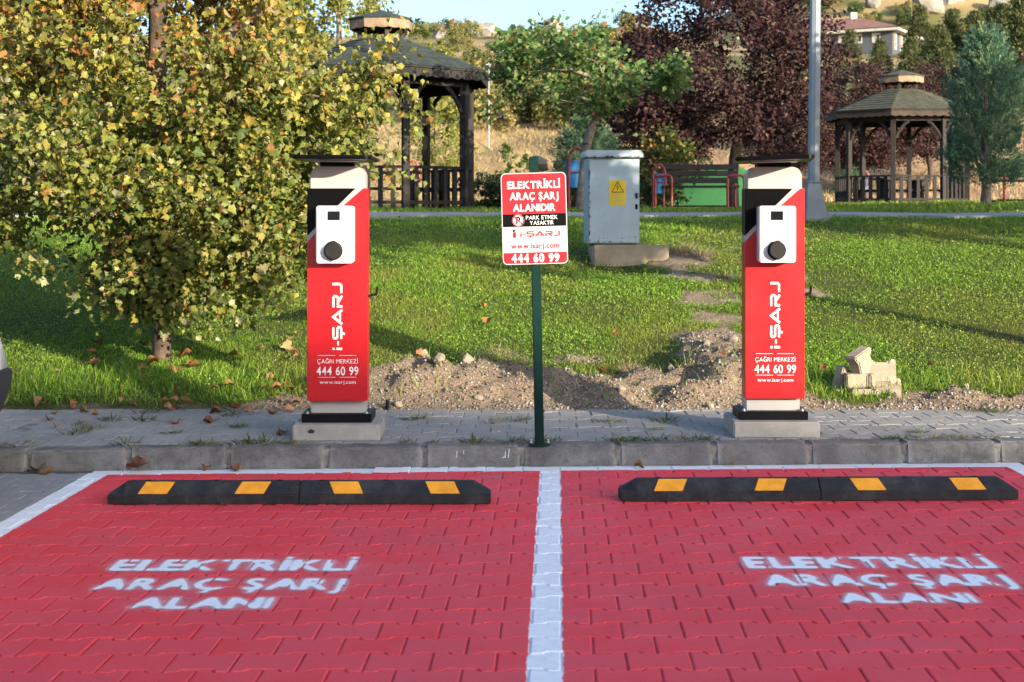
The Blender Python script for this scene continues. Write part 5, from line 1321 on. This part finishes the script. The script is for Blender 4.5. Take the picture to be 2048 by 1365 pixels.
# dry straw-coloured tufts, weeds in the joints: each tuft a thing
def tuft_mesh(name, n, r, h, pal, w=.0025, lean=.8):
    a = rng.random(n) * 2 * math.pi; rr = r * rng.random(n) ** .6; b = np.stack([rr * np.cos(a), rr * np.sin(a), np.zeros(n)], 1)
    d = np.stack([np.cos(a) * lean, np.sin(a) * lean, np.ones(n)], 1) + rng.standard_normal((n, 3)) * .35; H = h * (.4 + .6 * rng.random(n)); d = norm(d)
    s = np.stack([-np.sin(a + .7), np.cos(a + .7), np.zeros(n)], 1) * w; m_ = b + d * H[:, None] * .55; t_ = b + d * H[:, None] + np.array([0, 0, -.25]) * H[:, None]
    t_[:, 2] = np.maximum(t_[:, 2], .004); V = np.stack([b - s, b + s, m_ - s * .8, m_ + s * .8, t_], 1).reshape(-1, 3)
    F = (np.array([(0, 1, 3), (0, 3, 2), (2, 3, 4)])[None] + (np.arange(n) * 5)[:, None, None]).reshape(-1, 3)
    C = np.array(pal)[rng.choice(len(pal), n)] * (.7 + .6 * rng.random((n, 1)))
    return mesh_np(name, V, F, M['grass'], np.repeat(C, 5, 0))
weed = [tuft_mesh('weed', 46, .05, .075, [(.07, .11, .025), (.11, .14, .035), (.22, .20, .08)], .0024, 1.5) for _ in range(3)]
straw = [tuft_mesh('straw', 130, .09, .15, [(.34, .27, .14), (.42, .34, .19), (.25, .19, .10)], .0022, 1.1) for _ in range(3)]
dry_w = [tuft_mesh('dry_weed', 60, .07, .06, [(.30, .24, .12), (.16, .15, .05), (.36, .29, .16)], .0024, 1.8) for _ in range(2)]
random.seed(11)
def spot(x): return 'below the plane tree' if x < -1.3 else 'between the plane-tree charger and the sign post' if x < .13 else 'between the sign post and the tilted-canopy charger' if x < 1.5 else 'past the tilted-canopy charger'
for k in range(62):
    x = random.uniform(-2.9, 3.1); y = random.choice((kerb_y(x) + .135, kerb_y(x) + .15, random.uniform(8.3, 9.3)))
    if abs(x + .976) < .30 and y > 7.95 or abs(x - 1.487) < .30 and y > 7.95: continue
    m_ = random.choice(weed + dry_w); o = link('weed_tuft', m_, None, (x, y, .106), (0, 0, random.random() * 6), random.uniform(.6, 1.35)); o.scale.x *= 1.5
    tag(o, ('dry' if m_ in dry_w else 'green') + ' weed tuft ' + ('along the kerb ' if y < kerb_y(x) + .16 else 'in the pavement ') + spot(x), 'weed', 'weeds in the pavement')
for k, (x, y, s) in enumerate(((-.30, 10.42, 1.1), (.02, 10.55, .9), (-.12, 10.5, 1.3), (.12, 10.45, 1.0), (.05, 10.05, .8), (.80, 10.1, .9), (.95, 10.2, 1.0), (-1.22, 9.95, 1.2), (-1.3, 9.75, 1.0), (1.75, 14.7, 1.6), (1.88, 14.5, 1.5), (1.66, 14.85, 1.4), (1.95, 13.4, 1.0), (2.0, 13.6, 1.1), (1.45, 15.1, 1.3))):
    o = link('straw_tuft', straw[k % 3], None, (x, y, gz(x, y) - .01), (0, 0, random.random() * 6), s); tag(o, 'dry straw tuft ' + ('high on the bank beside the utility cabinet' if y > 13 else 'on the dug soil ' + spot(x)), 'dry grass', 'dry grass tufts on the bank')

# pebbles in the diggings, larger stones as things
n = 52000; x = -1.6 + 5.6 * rng.random(n); y = 9.3 + 1.9 * rng.random(n) ** 1.3; keep = rng.random(n) < soil_mask(x, y) * .95; x, y = x[keep], y[keep]; n = len(x); z = height(x, y)
ov = np.array([(1, 0, 0), (-1, 0, 0), (0, 1, 0), (0, -1, 0), (0, 0, .8), (0, 0, -.8)]); of = np.array([(0, 2, 4), (2, 1, 4), (1, 3, 4), (3, 0, 4), (2, 0, 5), (1, 2, 5), (3, 1, 5), (0, 3, 5)])
pal = np.array([(.19, .16, .13), (.25, .225, .19), (.13, .105, .08), (.22, .155, .11), (.32, .295, .265)])
V, F, C = leaf_cloud(np.stack([x, y, z + .002], 1), rng.standard_normal((n, 3)), rng.standard_normal((n, 3)), .0022 + .013 * rng.random(n) ** 6, pal[rng.choice(5, n)] * (.7 + .5 * rng.random((n, 1))), ov, of)
t = NT('gravel'); M['gravel'] = t.fin(t.attr('Col'), .95, 0, .2)
tag(link('gravel', mesh_np('gravel', V, F, M['gravel'], C)), 'loose gravel in the dug-up strip of soil', 'gravel', kind='stuff')
STN = [(1.28, 9.32, .033, 'round pale stone at the pavement edge near the tilted-canopy charger'), (1.42, 10.55, .05, 'angular stone on top of the earth mound'), (-.50, 9.78, .055, 'pale lump of stone in the dug soil by the plane-tree charger'), (-.62, 10.1, .05, 'stone on the ridge of dug soil nearest the plane-tree charger'), (-.30, 9.98, .06, 'broad stone on the ridge of dug soil'), (-.73, 9.35, .03, 'small stone beside the concrete base of the plane-tree charger'), (.72, 9.5, .025, 'small stone in the soil behind the sign post'), (-.22, 9.45, .028, 'small grey stone at the soil edge before the sign post'), (1.18, 9.6, .035, 'flat stone at the foot of the earth mound'), (1.55, 10.2, .04, 'stone halfway up the earth mound'), (1.1, 10.0, .03, 'small stone on the flank of the earth mound'), (3.05, 9.75, .03, 'small stone in the bare patch past the stone blocks')]
for k, (x, y, s, lab) in enumerate(STN):
    o = link('stone', rocks[k % 4], None, (x, y, (max(gz(x, y), .108)) + s * .3), (random.random() * 6, random.random() * 6, random.random() * 6), (s * 1.2, s, s * .8)); tag(o, lab, 'stone')
MB().tube([(0, 0, 0), (.002, 0, .07)], .012, 8).obj('pipe_stub', M['black_satin'], tag(empty('cable_stub', (-.80, 9.30, .10), 0, 'short black cable pipe sticking out of the soil', 'pipe')))

# fallen plane leaves
dl = []
for k in range(5):
    v_ = pv_.copy(); v_[:, 2] += .35 * v_[:, 0] ** 2 * (1 + k * .3) + .12 * np.sin(v_[:, 1] * 4 + k) + .03 * rng.standard_normal(len(v_)); cc = np.array([(.26, .11, .05), (.32, .16, .08), (.20, .085, .045), (.36, .20, .10), (.30, .13, .05)][k])
    dl.append(mesh_np('fallen_leaf', v_, pf_, M['dry_leaf'], np.tile(cc, (len(v_), 1)) * (1 + .15 * rng.standard_normal((len(v_), 1)))))
def fallen(x, y, s, lab, grp):
    z = .112 if 7.98 < y < 9.3 else (.004 if y < 7.9 else gz(x, y) + .03)
    o = link('fallen_leaf', random.choice(dl), None, (x, y, z + .006), (random.gauss(0, .35), random.gauss(0, .35), random.random() * 6.28), s); tag(o, lab, 'leaf', grp)
for k in range(30):
    x = -3.1 + 1.9 * random.random() ** .9; y = random.choice((random.gauss(9.33, .05), random.uniform(8.1, 9.3), random.gauss(9.2, .1)))
    fallen(x, y, random.uniform(.04, .085), 'brown fallen leaf on the pavement ' + ('at the grass edge ' if y > 9.15 else 'nearer the kerb ' if y < 8.6 else '') + ('by the white car' if x < -2.3 else 'below the plane tree' if x < -1.6 else 'by the plane-tree charger'), 'fallen leaves on the pavement')
for k in range(38):
    x, y = random.uniform(-3.6, -.9), random.uniform(9.5, 11.4)
    fallen(x, y, random.uniform(.045, .095), 'brown leaf in the grass ' + ('beyond ' if y > 10.8 else 'in front of ' if y < 10.2 else 'beside ') + ('the shade edge by the white car' if x < -2.9 else 'the plane tree trunk' if x < -2.1 else 'the low plane branches'), 'fallen leaves in the grass')
for k in range(12):
    x, y = random.uniform(-.8, 3.4), random.uniform(9.5, 12.5)
    fallen(x, y, random.uniform(.04, .08), 'brown leaf on the sunny lawn ' + ('high up ' if y > 11.2 else '') + spot(x), 'fallen leaves on the lawn')
for x, d, s in ((-2.02, .05, .11), (-1.62, .06, .06), (-1.50, .04, .06), (-1.45, .09, .05), (-2.5, .06, .09), (-2.44, .10, .07), (.66, .09, .06), (1.18, .07, .04), (1.98, .05, .06), (2.2, .06, .05), (2.35, .05, .05), (-.66, .95, .03), (-1.35, 1.06, .03)):
    fallen(x, kerb_y(x) - d, s, ('large' if s > .08 else 'small' if s < .055 else 'curled') + ' brown leaf at the kerb foot ' + spot(x), 'fallen leaves along the kerb')

# dry grass on the bank beyond the park
n = 70000; y = 47 + 22 * rng.random(n); x = (rng.random(n) * 2 - 1) * y * .40; z = height(x, y); H = .06 + .26 * rng.random(n) ** 2
a = rng.random(n) * 6.28; sd = np.stack([np.cos(a), np.sin(a), np.zeros(n)], 1) * (.010 + .024 * rng.random(n))[:, None]; b = np.stack([x, y, z - .02], 1); tp = b + np.stack([rng.standard_normal(n) * H * .5, rng.standard_normal(n) * H * .5, H], 1)
V = np.stack([b - sd, b + sd, tp], 1).reshape(-1, 3); pal = np.array([(.36, .27, .14), (.44, .34, .19), (.28, .21, .11), (.20, .19, .07)])
C = np.repeat(pal[rng.choice(4, n, p=[.35, .35, .2, .1])] * (.7 + .5 * rng.random((n, 1))), 3, 0)
tag(link('dry_grass', mesh_np('dry_grass', V, np.arange(3 * n).reshape(-1, 3), M['leaf_matte'], C)), 'dry straw-coloured grass on the bank beyond the park', 'grass', kind='stuff')
# dark shrubs closing the view under the plane tree
for k, (x, y, s_) in enumerate(((-8.6, 23.2, 1.9), (-7.2, 23.6, 1.7), (-5.9, 24.2, 1.8), (-4.9, 24.8, 1.3))):
    tree_obj('shrub', (x, y, 1.34), *dark, ['dark shrub behind the plane tree, at the photo edge', 'dark shrub behind the plane tree, second from the photo edge', 'dark shrub behind the plane tree trunk', 'dark shrub behind the plane tree, nearest the gazebo'][k], 'shrub', None, k * 1.7, (s_, s_, s_ * 1.1))
